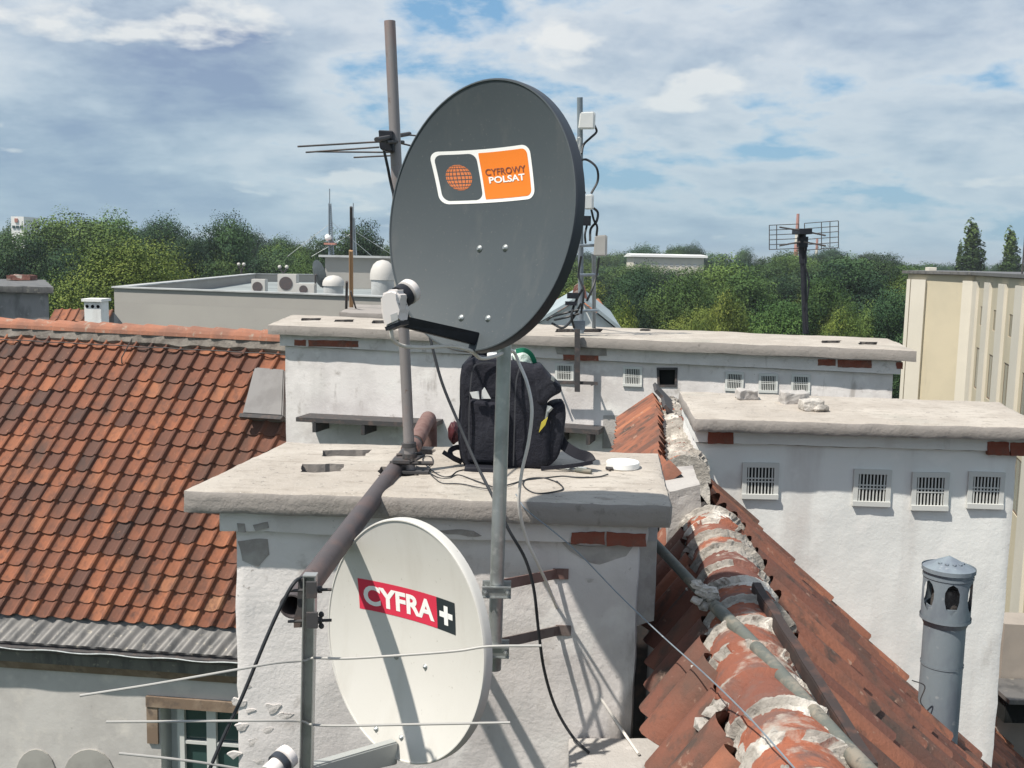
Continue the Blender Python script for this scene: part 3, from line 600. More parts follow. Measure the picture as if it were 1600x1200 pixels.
# verge upright at the far slope's lower edge
a, b = PLF(0, 1.0), PLF(4.4, 1.0); hexa(bm, [a - Z_ * 1.5, b - Z_ * 1.5, b - Z_ * 1.5 + X_ * .3, a - Z_ * 1.5 + X_ * .3], [a - Z_ * .03, b - Z_ * .03, b - Z_ * .03 + X_ * .1, a - Z_ * .03 + X_ * .1])
obj('roof_boarding', finish(bm), M['iron'], nroof)
def sstep(a, b, x): x = min(1, max(0, (x - a) / (b - a))); return x * x * (3 - 2 * x)
def ridge(parent, pts, r, step=.30, seed=0, ds=.009, white=.0, skirt=.20):
    """half-round ridge tiles bedded and smeared with mortar, as one worked surface"""
    sp = spline(pts, 40); rnd = random.Random(seed); acc = [0]
    for i in range(1, len(sp)): acc.append(acc[-1] + (sp[i] - sp[i - 1]).length)
    def at(s):
        s = max(0, min(acc[-1], s)); lo, hi = 0, len(acc) - 1
        while hi - lo > 1:
            m_ = (lo + hi) // 2
            if acc[m_] <= s: lo = m_
            else: hi = m_
        return lerp(sp[lo], sp[hi], (s - acc[lo]) / max(1e-6, acc[hi] - acc[lo]))
    K = int(acc[-1] / ds); A = 76; nt_ = int(acc[-1] / step) + 2
    tn = [rnd.uniform(0, 1) for _ in range(nt_)]; wob = [rnd.uniform(-.012, .012) for _ in range(nt_)]; jm = [rnd.uniform(.3, 1.0) for _ in range(nt_ + 1)]; jo = [rnd.uniform(-.04, .04) for _ in range(nt_ + 1)]
    verts, tint, mask, faces, mats = [], [], [], [], []
    for k in range(K + 1):
        s0 = k * ds; c = at(s0); t = (at(s0 + .04) - at(s0 - .04)).normalized(); side = t.cross(Z_).normalized(); nn = side.cross(t)
        for g in range(A + 1):
            a_ = -1.5 + 3 * g / A; q = Vector((s0 * 4, a_ * 1.6, seed * 7)); skew = .03 * noise.noise(Vector((s0 * 3, a_ * 2, seed))) - .05 * a_ * a_ * .3
            sj = s0 + skew; ti = int(sj / step) if sj > 0 else 0; ti = min(nt_ - 1, ti); fr = sj / step - ti
            d0 = abs(fr + jo[ti] * 0) * step; d1 = abs(1 - fr) * step
            kj = step / .25; joint = max(jm[ti] * (1 - sstep(.015 * kj, .075 * kj, d0)), jm[min(nt_, ti + 1)] * (1 - sstep(.01 * kj, .04 * kj, d1)))
            n1 = noise.noise(q * 1.1); n2 = noise.noise(q * 3.3); n3 = noise.noise(q * 9)
            m_ = joint * 1.25 + n1 * .8 + n2 * .5 + n3 * .22 + .75 * sstep(.55, 1.0, abs(a_)) - .33 + white
            mk = sstep(0, .10, m_); rr = r * (1.075 - .13 * fr); edge = .009 * (1 - sstep(.03, .09, fr)) * (1 - mk * .6)
            th = mk * (.0045 + .009 * max(0, m_) + .006 * noise.noise(q * 7) + .0045 * noise.noise(q * 26)) + edge + .0015 * noise.noise(q * 14)
            if abs(a_) <= 1:
                an = math.pi * (.5 - .56 * a_); ra = rr + th; p = c + side * (wob[ti] + math.cos(an) * ra * 1.08 * 1.0) + nn * (math.sin(an) * ra - r * .62)
            else:
                an = math.pi * (.5 - .56 * math.copysign(1, a_)); f2 = abs(a_) - 1; sg = math.copysign(1, a_); ext = .26 + .34 * noise.noise(Vector((s0 * 5, sg * 3, seed + 3))) + .16 * noise.noise(Vector((s0 * 19, sg * 3, seed)))
                base_ = c + side * (wob[ti] + math.cos(an) * rr * 1.08) + nn * (math.sin(an) * rr - r * .62)
                p = base_ + side * sg * f2 * skirt - nn * (f2 * .19 * (1.0 if sg > 0 else 1.35)) + nn * (.012 + .012 * noise.noise(q * 8) + .006 * noise.noise(q * 24)) - nn * .07 * sstep(ext - .05, ext + .05, f2); mk = 1
            verts.append(p); tint.append(tn[ti]); mask.append(mk)
    Wd_ = A + 1
    for k in range(K):
        for g in range(A):
            i0 = k * Wd_ + g; f = (i0, i0 + 1, i0 + Wd_ + 1, i0 + Wd_); faces.append(f); mats.append(1 if sum(mask[j] for j in f) > 1.6 else 0)
    # plugs closing both ends
    for k, rev in ((0, 0), (K, 1)):
        ci = len(verts); verts.append(at(k * ds) - Z_ * r * .4); tint.append(.5); mask.append(1)
        for g in range(A): i0 = k * Wd_ + g; faces.append((ci, i0 + 1, i0) if not rev else (ci, i0, i0 + 1)); mats.append(1)
    c = sum(verts, Vector()) / len(verts); me = bpy.data.meshes.new('ridge_tiles'); me.from_pydata([v - c for v in verts], [], faces); me.update()
    at_ = me.attributes.new('tint', 'FLOAT', 'POINT'); at_.data.foreach_set('value', tint); me.materials.append(M['ridgemix']); at2 = me.attributes.new('mask', 'FLOAT', 'POINT'); at2.data.foreach_set('value', mask)
    me.polygons.foreach_set('use_smooth', [x == 0 for x in mats])
    o = bpy.data.objects.new('ridge_tiles', me); COL.objects.link(o); o.parent = parent; o.location = c - W[parent.name]; W[o.name] = c
ridge(nroof, [Vector((x, y, z - .05)) for (y, x, z) in crest], .128, .225, 1, .007, .02)
ridge(nroof, [p - Z_ * .05 for p in crestf], .108, .19, 2, .011, -.14, .07)
bm = B(); fp = []
for k in range(70):
    x = lerp(1.55, 3.0, k / 69); yw = BR_[0].y + (BR_[1].y - BR_[0].y) * (x - BR_[0].x) / (BR_[1].x - BR_[0].x); v = (x - cx(yw) - .11) / DR
    p = PRS(yw - .8 + .25 * v, v); fp.append(Vector((x, yw - .02, p.z + .055)) + noise.noise_vector(Vector((k * .5, 0, 0))) * .02)
tube(bm, fp, [.022 + .012 * noise.noise(Vector((k * .7, 3, 0))) for k in range(70)], 8)
obj('wall_flashing', finish(bm), M['mortar'], nroof)
# wall stub between the near slab and the right-hand chimney
a, b = PY(1046, 768, 4.95), PY(1094, 758, 4.95)
bm = B(); t4 = [a, b, b + Y_ * .5 + X_ * .05, a + Y_ * .5]; b4 = [Vector((p.x, p.y, 18.45)) for p in t4]; b4[1].x += .03; hexa(bm, b4, t4); rough(bm, .008, 5, 10, 3)
obj('wall_stub', finish(bm), M['plaster_grey'], nroof)
# loose mortar and tile crumbs on the slopes
bm = B(); rnd = random.Random(11)
spots = [(1085, 925, 4.0, 16), (1050, 1085, 3.6, 9), (1100, 1075, 3.25, 18), (1150, 1120, 2.9, 10), (1060, 900, 4.2, 8), (1240, 905, 4.4, 5), (1330, 990, 4.3, 6)]
for (x, y, d, nn_) in spots:
    for k in range(nn_):
        p = PY(x + rnd.gauss(0, 16), y + rnd.gauss(0, 14), d)
        # drop onto the slope
        if p.x < cx(p.y): v = (cx(p.y) - .11 - p.x) / DLS; p = PLS(p.y - .8, min(.95, max(.03, v))) + nrm_l * .035
        else: v = (p.x - cx(p.y) - .11) / DR; p = PRS(p.y - .8, max(.02, v)) + nrm_r * .045
        s = rnd.uniform(.008, .028); blob(bm, p, s * rnd.uniform(.8, 1.8), s * rnd.uniform(.8, 1.6), s * .8, 1, .7, 2, 0, k + x)
r_ = obj('mortar_rubble', finish(bm), M['mortar']); tag(r_, 'loose mortar crumbs scattered on the old clay tiles', 'rubble', None, 'stuff')

# ------------------------------------------------------------------ left roof and its house
lhouse = thing('tiled_house', 'house with orange clay tile roof and brown trimmed window left of the near chimney', 'house', (-5.2, 13, 5))
zr, ze = 18.9, 15.5
RA, RB_ = PZ(0, 512, zr), PZ(440, 534, zr); EA, EB = PZ(-270, 940, ze), PZ(240, 972, ze)
def PLR(u, v): return lerp(lerp(RA, RB_, u), lerp(EA, EB, u), v)
nl = (RB_ - RA).cross(EA - RA).normalized()
if nl.z < 0: nl = -nl
def TILE(u, v):   # tiles stop above the metal skirt
    return PLR(u, v)
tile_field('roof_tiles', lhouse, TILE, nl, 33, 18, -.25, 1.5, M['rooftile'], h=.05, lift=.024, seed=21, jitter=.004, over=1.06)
bm = B()
for i in range(24):
    for j in range(10):
        ua, ub, va, vb = -.25 + 1.75 * i / 24, -.25 + 1.75 * (i + 1) / 24, -.01 + 1.03 * j / 10, -.01 + 1.03 * (j + 1) / 10
        bm.faces.new([bm.verts.new(PLR(a, b) - nl * .03) for a, b in ((ua, va), (ub, va), (ub, vb), (ua, vb))])
bmesh.ops.remove_doubles(bm, verts=bm.verts, dist=.001)
# back slope
bk = Vector((.43, .9, 0)); q = [PLR(-.25, 0), PLR(1.5, 0)]; q += [q[1] + bk * 2.5 - Z_ * 3.4, q[0] + bk * 2.5 - Z_ * 3.4]; prism(bm, q, Vector((0, 0, -.05)))
obj('roof_boarding', finish(bm), M['iron'], lhouse)
bm = B(); lay = None
for k in range(22):   # clay ridge tiles set in mortar
    a = lerp(PLR(-.25, 0), PLR(1.5, 0), k / 22); b = lerp(PLR(-.25, 0), PLR(1.5, 0), (k + 1.06) / 22); t = (b - a).normalized(); s_ = t.cross(Z_).normalized()
    rings = []
    for tt, rr in ((0, .135), (.08, .14), (1, .115)):
        rings.append([bm.verts.new(lerp(a, b, tt) + Z_ * .012 + s_ * math.cos(math.pi * g / 8) * rr + Z_ * math.sin(math.pi * g / 8) * rr) for g in range(9)])
    for q in range(2):
        for g in range(8): bm.faces.new((rings[q][g], rings[q][g + 1], rings[q + 1][g + 1], rings[q + 1][g]))
    bm.faces.new(rings[0])
obj('ridge_tiles', finish(bm), M['ridgeclay'], lhouse)
bm = B(); K = 120; prev = None
for k in range(K + 1):   # grey mortar bed below them
    a = lerp(PLR(-.25, 0), PLR(1.5, 0), k / K); dn = (PLR(.5, .1) - PLR(.5, 0)).normalized(); big = noise.noise(Vector((k * .21, 0, 5)))
    row = [a + nl * .12, a + dn * .06 + nl * .10, a + dn * (.15 + .04 * big) + nl * .07, a + dn * (.17 + .05 * big) + nl * .01]
    row = [bm.verts.new(p + noise.noise_vector(p * 8) * .012) for p in row]
    if prev:
        for q in range(3): bm.faces.new((prev[q], row[q], row[q + 1], prev[q + 1]))
    prev = row
obj('ridge_mortar', finish(bm), M['oldmortar'], lhouse)
# lightning wire with its holders just below the ridge
bm = B(); pts_ = []
for k in range(25):
    u = -.2 + k * .07; pts_.append(PLR(u, .055) + nl * (.09 - .02 * math.sin(k * 1.3) ** 2))
tube(bm, spline(pts_, 3), .007, 6)
for u in (-.05, .52, 1.1): tube(bm, [PLR(u, .02) + nl * .08, PLR(u, .10) + nl * .09, PLR(u, .115) + nl * .04], .008, 6)
obj('lightning_wire', finish(bm), M['iron'], lhouse)
# metal skirt, corrugated by the tiles above it
sk = []
dn = (PLR(.5, 1) - PLR(.5, 0)).normalized(); flat = Vector((dn.x, dn.y, dn.z * .45)).normalized()
bm = B(); K = 420; prev = None
for k in range(K + 1):
    u = -.25 + 1.75 * k / K; a = PLR(u, 1.0); wv = .018 * math.sin(k / K * 38 * math.pi * 2) + .006 * noise.noise(Vector((k * .2, 0, 0)))
    row = [bm.verts.new(p) for p in (a - dn * .06 + nl * -.004, a + dn * .03 + nl * (-.012 + wv * .5), a + dn * .03 + flat * .20 + nl * (-.02 + wv), a + dn * .03 + flat * .38 + nl * (-.03 + wv * .7), a + dn * .05 + flat * .38 - nl * .05)]
    if prev:
        for q in range(4): bm.faces.new((prev[q], row[q], row[q + 1], prev[q + 1])).smooth = True
    prev = row
obj('metal_skirt', finish(bm), M['zinc'], lhouse, smooth=True)
ea, eb = PLR(-.25, 1.0) + dn * .03 + flat * .38, PLR(1.5, 1.0) + dn * .03 + flat * .38; ed = (eb - ea).normalized(); on = Vector((ed.y, -ed.x, 0)).normalized()
bm = B()     # half-round gutter
Kg = 12; rings = []
for e_, c in enumerate((ea, eb)):
    rings.append([bm.verts.new(c + on * .02 - Z_ * .04 + on * math.cos(math.pi * g / Kg) * -.075 - Z_ * math.sin(math.pi * g / Kg) * .075) for g in range(Kg + 1)] + [bm.verts.new(c + on * .02 - Z_ * .04 + on * math.cos(math.pi * g / Kg) * .070 - Z_ * math.sin(math.pi * g / Kg) * .070) for g in range(Kg + 1)])
for g in range(2 * Kg + 2): bm.faces.new((rings[0][g], rings[1][g], rings[1][(g + 1) % (2 * Kg + 2)], rings[0][(g + 1) % (2 * Kg + 2)]))
obj('gutter', finish(bm), M['iron'], lhouse)
bm = B(); pts_ = [lerp(ea, eb, k / 40) + on * .10 - Z_ * (.045 + .014 * (k % 4 in (1, 2))) for k in range(41)]; tube(bm, spline(pts_, 3), .009, 6)
obj('gutter_cable', finish(bm), M['galv'], lhouse)
bm = B()
def band(bm, o1, o2, z1, z2):
    b4 = [ea + on * o1 + Z_ * z2, eb + on * o1 + Z_ * z2, eb - on * .6 + Z_ * z2, ea - on * .6 + Z_ * z2]; t4 = [ea + on * o2 + Z_ * z1, eb + on * o2 + Z_ * z1, eb - on * .6 + Z_ * z1, ea - on * .6 + Z_ * z1]; hexa(bm, b4, t4)
band(bm, -.02, .0, -.125, -.27); obj('fascia', finish(bm), M['zinc'], lhouse)
bm = B(); band(bm, -.12, -.06, -.271, -.40); obj('eaves_moulding', finish(bm), M['trim'], lhouse)
pw = ea - on * .16; nw = on
bm = B(); a, b = ea - on * .16, eb - on * .16
hexa(bm, [Vector((p.x, p.y, 0)) for p in (a, b, b - on * 4.2, a - on * 4.2)], [Vector((p.x, p.y, ze - .55)) for p in (a, b, b - on * 4.2, a - on * 4.2)])
hw = obj('wall', finish(bm), M['housewall'], lhouse)
win = [PP(x, y, pw, nw) for x, y in ((270, 1101), (395, 1111))]; ztop = win[0].z; wx0, wx1 = win[0], Vector((win[1].x, win[1].y, 0))
wl_, wr_ = PP(250, 1103, pw, nw), PP(400, 1113, pw, nw); ztop = wl_.z; H_ = 1.7
q = [Vector((*wl_.xy, ztop)), Vector((*wr_.xy, ztop)), Vector((*wr_.xy, ztop - H_)), Vector((*wl_.xy, ztop - H_))]
bm = B(); prism(bm, [p + nw * .05 for p in q], -nw * .35); cut(hw, [bm], M['frame'])
wdir = (wr_ - wl_); wdir.z = 0; WL = wdir.length; wdir.normalize()
def wpt(s, z, o): return Vector((*(wl_ + wdir * s).xy, ztop - z)) + nw * o
bm = B()
def wbox(s0, s1, z0, z1, o0, o1): prism(bm, [wpt(s0, z0, o0), wpt(s1, z0, o0), wpt(s1, z1, o0), wpt(s0, z1, o0)], nw * (o1 - o0))
wbox(-.16, WL + .18, -.13, .0, 0.002, .05); wbox(-.16, -.02, .0, .48, .003, .035); wbox(WL + .02, WL + .16, 0, .48, .003, .035)
obj('window_surround', finish(bm), M['trim'], lhouse)
bm = B(); x_ = .15
for s0, s1 in ((x_, x_ + .09), (x_ + .38, x_ + .50), (WL - .1, WL)): wbox(s0, s1, .0, H_, -.20, -.14)
wbox(x_ + .09, WL - .1, 0, .06, -.199, -.145); wbox(x_ + .09, WL - .1, .50, .54, -.197, -.15); wbox(x_ + .09, WL - .1, H_ - .08, H_, -.199, -.145)
wf = obj('window', finish(bm), M['frame'], lhouse)
bm = B(); wbox(x_, WL, .0, H_, -.215, -.205); obj('pane', finish(bm), M['glass'], wf)
# round-headed cement patches low on the wall
for (xc, yt, wpx) in ((57, 1170, 62), (140, 1170, 78)):
    pts_ = [(xc + wpx / 2 * math.cos(an), yt + 40 - 40 * math.sin(an)) for an in [math.pi * k / 10 for k in range(11)]] + [(xc - wpx / 2, 1300), (xc + wpx / 2, 1300)]
    qq = [PP(x, y, pw, nw) for x, y in pts_]; bm = B(); prism(bm, [p - nw * .01 for p in qq], nw * .03); obj('blocked_opening', finish(bm), M['patch'], lhouse)
# metal roof hatch against the far chimney
a, b, c, d = PP(397, 573, PLR(1, .3) + nl * .22, nl), PP(444, 577, PLR(1, .3) + nl * .22, nl), PP(441, 650, PLR(1, .3) + nl * .22, nl), PP(378, 646, PLR(1, .3) + nl * .22, nl)
bm = B(); hexa(bm, [p - nl * .26 for p in (d, c, b, a)], [d, c, b, a]); bmesh.ops.bevel(bm, geom=list(bm.edges), offset=.015, segments=2, affect='EDGES')
hh = obj('roof_hatch', finish(bm), M['hatch'], lhouse)
bm = B(); g = (c - d).normalized(); prism(bm, [d + nl * .01 - g * .02, c + nl * .01 + g * .02, c + nl * .01 + dn * .05, d + nl * .01 + dn * .05 - g * .02], -nl * .06); obj('hatch_lip', finish(bm), M['iron'], hh)

# ------------------------------------------------------------------ satellite dishes
M['rustgrey'] = mat('rusted_strap', (0.17, 0.14, 0.13), 0.7, var=[(14, (0.11, 0.08, 0.07), .5, .65)])
M['darkbrown'] = mat('dark_brown', (0.045, 0.034, 0.032), 0.8, var=[(14, (0.09, 0.05, 0.04), .5, .65)])
M['zipgrey'] = mat('zip_tape', (0.045, 0.047, 0.055), 0.6)
class Dish:
    def __init__(s, px, py, d, yaw, tilt, a, b, D, rollz=0.0):
        s.C = PY(px, py, d); y, t = R(yaw), R(tilt); s.n = Vector((-math.sin(y) * math.cos(t), -math.cos(y) * math.cos(t), math.sin(t)))
        s.r = Vector((math.cos(y), -math.sin(y), 0)); s.u = s.n.cross(s.r).normalized()
        rr = R(rollz); s.r, s.u = s.r * math.cos(rr) + s.u * math.sin(rr), s.u * math.cos(rr) - s.r * math.sin(rr)
        s.a, s.b, s.D = a, b, D
    def S(s, u, v, off=0.0): return s.C + s.r * u + s.u * v + s.n * (off - s.D * (1 - (u / s.a) ** 2 - (v / s.b) ** 2))
    def uv(s, px, py):
        p = PP(px, py, s.C - s.n * s.D * .6, s.n) - s.C; return p.dot(s.r), p.dot(s.u)
    def reflector(s, parent, mt, rim, depth=.036):
        bm = B(); n = 96; rings = []
        prof = [(k / 14, 0, 'f') for k in range(15)] + [(1.006, .004, 'r'), (1.016, .004, 'r'), (1.022, 0, 'r'), (1.026, -.006, 'r'), (1.028, -depth, 'r'), (1.018, -depth - .002, 'r'), (1.012, -depth, 'r'), (1.008, -.012, 'r')] + [(k / 10, 0, 'b') for k in range(10, 0, -1)]
        for rr, o, kd in prof:
            if kd == 'f' and rr == 0: rings.append([bm.verts.new(s.S(0, 0))]); continue
            ring = []
            for k in range(n):
                an = 2 * math.pi * k / n; u, v = s.a * rr * math.cos(an), s.b * rr * math.sin(an)
                if kd == 'f': p = s.S(u, v)
                elif kd == 'r': p = s.C + s.r * u + s.u * v + s.n * o
                else: p = s.S(u, v, -.004)
                ring.append(bm.verts.new(p))
            rings.append(ring)
        for i in range(len(rings) - 1):
            a, b = rings[i], rings[i + 1]
            for k in range(n):
                k2 = (k + 1) % n; f = bm.faces.new((a[0], b[k], b[k2]) if len(a) == 1 else (a[k], b[k], b[k2], a[k2])); f.smooth = True
                f.material_index = 1 if prof[i + 1][2] == 'r' and i >= 16 and i < 22 else 0
        c = bm.verts.new(s.S(0, 0, -.004))
        for k in range(n): bm.faces.new((rings[-1][k], c, rings[-1][(k + 1) % n])).smooth = True
        return obj('reflector', bm, [mt, rim], parent)
def flat(D_, name, parent, polys, off, mt, grid=True):
    """thin printed film on the dish surface from outlines in dish metres"""
    bm = B()
    for poly in polys:
        vs = [bm.verts.new((x, y, 0)) for x, y in poly]; bm.faces.new(vs)
    if grid:
        xs = [v.co.x for v in bm.verts]; ys = [v.co.y for v in bm.verts]
        for k in range(1, 12):
            x = lerp(min(xs), max(xs), k / 12); bmesh.ops.bisect_plane(bm, geom=list(bm.verts) + list(bm.edges) + list(bm.faces), plane_co=(x, 0, 0), plane_no=(1, 0, 0))
            y = lerp(min(ys), max(ys), k / 12); bmesh.ops.bisect_plane(bm, geom=list(bm.verts) + list(bm.edges) + list(bm.faces), plane_co=(0, y, 0), plane_no=(0, 1, 0))
    for v in bm.verts: v.co = D_.S(v.co.x, v.co.y, off)
    bmesh.ops.recalc_face_normals(bm, faces=bm.faces)
    if bm.faces and sum((f.normal for f in bm.faces), Vector()).dot(D_.n) < 0: bmesh.ops.reverse_faces(bm, faces=bm.faces)
    return obj(name, bm, mt, parent)
def rrect(x0, y0, x1, y1, r, n=6):
    o = []
    for cx_, cy_, a0 in ((x1 - r, y1 - r, 0), (x0 + r, y1 - r, 90), (x0 + r, y0 + r, 180), (x1 - r, y0 + r, 270)):
        for k in range(n + 1): an = R(a0 + 90 * k / n); o.append((cx_ + r * math.cos(an), cy_ + r * math.sin(an)))
    return o
def lettering(D_, name, parent, s, w_, h_, M3, off, mt, bold=.0):
    """text filling the unit box 0..1 x 0..1, carried onto the dish by M3(x, y) -> (u, v)"""
    cu_ = bpy.data.curves.new('text', 'FONT'); cu_.body = s; cu_.size = 1; cu_.offset = bold; cu_.resolution_u = 4
    o = bpy.data.objects.new('text', cu_); COL.objects.link(o); bpy.context.view_layer.update()
    me = bpy.data.meshes.new_from_object(o.evaluated_get(bpy.context.evaluated_depsgraph_get())); bpy.data.objects.remove(o, do_unlink=True)
    bm = B(); bm.from_mesh(me); xs = [v.co.x for v in bm.verts]; ys = [v.co.y for v in bm.verts]; x0, x1, y0, y1 = min(xs), max(xs), min(ys), max(ys)
    for v in bm.verts:
        u, q = M3((v.co.x - x0) / (x1 - x0), (v.co.y - y0) / (y1 - y0)); v.co = D_.S(u, q, off)
    bmesh.ops.recalc_face_normals(bm, faces=bm.faces)
    return obj(name, bm, mt, parent)
def bolt(D_, u, v, parent, r=.009, mt=None):
    bm = B(); c = D_.S(u, v, 0); tube(bm, [c - D_.n * .02, c + D_.n * .002, c + D_.n * .005, c + D_.n * .009], [r * 1.35, r * 1.35, r, r * .5], 12)
    return obj('bolt', finish(bm), mt or M['galv'], parent)

# --- the large dark grey dish on its galvanised mast
D1 = Dish(744, 337, 3.20, 40, 7, .376, .413, .075, 0)
t1 = thing('satellite_dish', 'large dark grey satellite dish with orange and white sticker on galvanised mast', 'satellite dish', (D1.C.x, D1.C.y, D1.C.z - .45))
refl = D1.reflector(t1, M['darkpaint'], M['rimdark'])
k4 = [D1.uv(678, 240), D1.uv(828, 225), D1.uv(833, 309), D1.uv(686, 319)]     # sticker corners TL TR BR BL
def bil(q, x, y):   # x 0..1 left to right, y 0..1 bottom to top
    t = [q[0][i] + (q[1][i] - q[0][i]) * x for i in (0, 1)]; b = [q[3][i] + (q[2][i] - q[3][i]) * x for i in (0, 1)]
    return (b[0] + (t[0] - b[0]) * y, b[1] + (t[1] - b[1]) * y)
def onst(poly, q=k4): return [bil(q, x, y) for x, y in poly]
asp = 1.95
def srr(x0, y0, x1, y1, r): return [(x / asp, y) for x, y in rrect(x0 * asp, y0, x1 * asp, y1, r)]
st = flat(D1, 'sticker', t1, [onst(srr(0, 0, 1, 1, .17))], .0012, M['white'])
flat(D1, 'sticker_panel', st, [onst(srr(.035, .065, .435, .935, .14))], .0020, M['darkpaint'])
flat(D1, 'sticker_field', st, [onst([(x if x > .6 else .46 + (x - .42) * .1, y) for x, y in srr(.42, .065, .965, .935, .11)])], .0020, M['orange'])
gl = []
for i in range(9):
    for j in range(-4, 5):
        la0, la1 = -80 + i * 18, -80 + i * 18 + 13.5; lo0, lo1 = j * 18 - 7, j * 18 + 7
        pts_ = [(lo0, la0), (lo1, la0), (lo1, la1), (lo0, la1)]
        gl.append(onst([(.232 + .128 * math.cos(R(b)) * math.sin(R(a)),   .50 + .245 * math.sin(R(b) )) for a, b in pts_]))
flat(D1, 'globe_print', st, gl, .0027, M['globe'], grid=False)
lettering(D1, 'lettering', st, 'CYFROWY', 0, 0, lambda x, y: bil(k4, .50 + .43 * x, .505 + .125 * y), .0034, M['brown'], .012)
lettering(D1, 'lettering', st, 'POLSAT', 0, 0, lambda x, y: bil(k4, .525 + .385 * x, .355 + .125 * y), .0034, M['white'], .028)
for (x, y) in ((741, 387), (782, 386), (726, 498), (768, 499)): bolt(D1, *D1.uv(x, y), t1, .0085)
# feed arm with the converter in its clamp
s0 = D1.S(-.01, -D1.b * .965, .01); e0 = PY(618, 498, 2.93)
ad = (e0 - s0).normalized(); asd = ad.cross(Z_).normalized(); aup = asd.cross(ad).normalized()
s_lo = PY(748, 541, s0.y); s_hi = PY(748, 520, s0.y); e_lo = PY(618, 509, e0.y); e_hi = PY(622, 492, e0.y)
bm = B(); wd = asd * .014; hexa(bm, [s_lo - wd, s_lo + wd, e_lo + wd, e_lo - wd], [s_hi - wd, s_hi + wd, e_hi + wd, e_hi - wd]); bmesh.ops.bevel(bm, geom=list(bm.edges), offset=.003, segments=2, affect='EDGES')
obj('feed_arm', finish(bm), M['black'], t1)
bm = B(); q = lerp(s_lo, s_hi, .5); hexa(bm, [s_lo + ad * -.004 - wd * 1.5, s_lo - ad * .03 - wd * 1.5, s_lo - ad * .03 + wd * 1.5, s_lo - ad * .004 + wd * 1.5], [s_hi + Z_ * .008 - wd * 1.5, s_hi + Z_ * .002 - ad * .012 - wd * 1.5, s_hi - ad * .012 + wd * 1.5, s_hi + Z_ * .008 + wd * 1.5]); obj('arm_bracket', finish(bm), M['rimdark'], t1)
fc = PY(624, 466, 2.93); fd = (D1.S(0, -.05) - fc).normalized()
bm = B(); tube(bm, [fc + fd * .000, fc + fd * .042], .0235, 24); tube(bm, [fc + fd * .030, fc + fd * .034, fc + fd * .052, fc + fd * .058, fc + fd * .060], [.026, .036, .036, .032, .01], 28)
tube(bm, [fc - fd * .045, fc], .022, 24)
up_ = Z_; q0 = PY(606, 460, 2.90)
lnb = obj('converter', finish(bm), M['lnbwhite'], t1)
bm = B(); A_ = [(592, 462), (600, 454), (612, 451), (623, 456), (624, 470), (619, 484), (622, 496), (624, 503), (606, 512), (600, 513), (594, 492)]
prism(bm, [PY(x, y, 2.868) for x, y in A_], Vector((.022, .052, 0))); bmesh.ops.bevel(bm, geom=list(bm.edges), offset=.009, segments=3, affect='EDGES'); obj('housing', finish(bm), M['lnbwhite'], lnb, smooth=True)
bm = B(); prism(bm, [PY(x, y, 2.8655) for x, y in ((610, 492), (621, 488), (622, 499), (612, 504))], Vector((0, -.0012, 0))); obj('label_plate', finish(bm), M['parapet'], lnb)
bm = B(); prism(bm, [PY(x, y, 2.871) for x, y in ((601, 511), (625, 502), (626, 508), (603, 517))], Vector((.02, .045, 0))); obj('connector_cover', finish(bm), M['black'], lnb)
bm = B(); hollow(bm, fc + fd * .001, fc + fd * .026, .034, .0235, 28); c2 = PY(633, 492, 2.95); tube(bm, [fc + fd * .013 - Z_ * .03, c2, lerp(e_lo, e_hi, .5)], [.016, .014, .014], 10)
obj('feed_clamp', finish(bm), M['black'], t1)
# back bracket to the mast
MX = PY(790, 470, 3.44); mpole = lambda z: Vector((MX.x + (z - MX.z) * .012, MX.y, z))
bc = D1.S(0, -.06, -.004); bm = B()
bz = D1.C.z - .06; fbox(bm, lerp(bc, mpole(bz), .5), (mpole(bz) - bc) * .5, D1.r * .06, D1.u * .085); bmesh.ops.bevel(bm, geom=list(bm.edges), offset=.004, segments=1, affect='EDGES')
for z in (-.06, .06): tube(bm, [mpole(bz + z) - D1.r * .05 - Y_ * .03, mpole(bz + z) - D1.r * .045 + Y_ * .035, mpole(bz + z) + D1.r * .045 + Y_ * .035, mpole(bz + z) + D1.r * .05 - Y_ * .03], .005, 6)
obj('mast_bracket', finish(bm), M['rimdark'], t1)

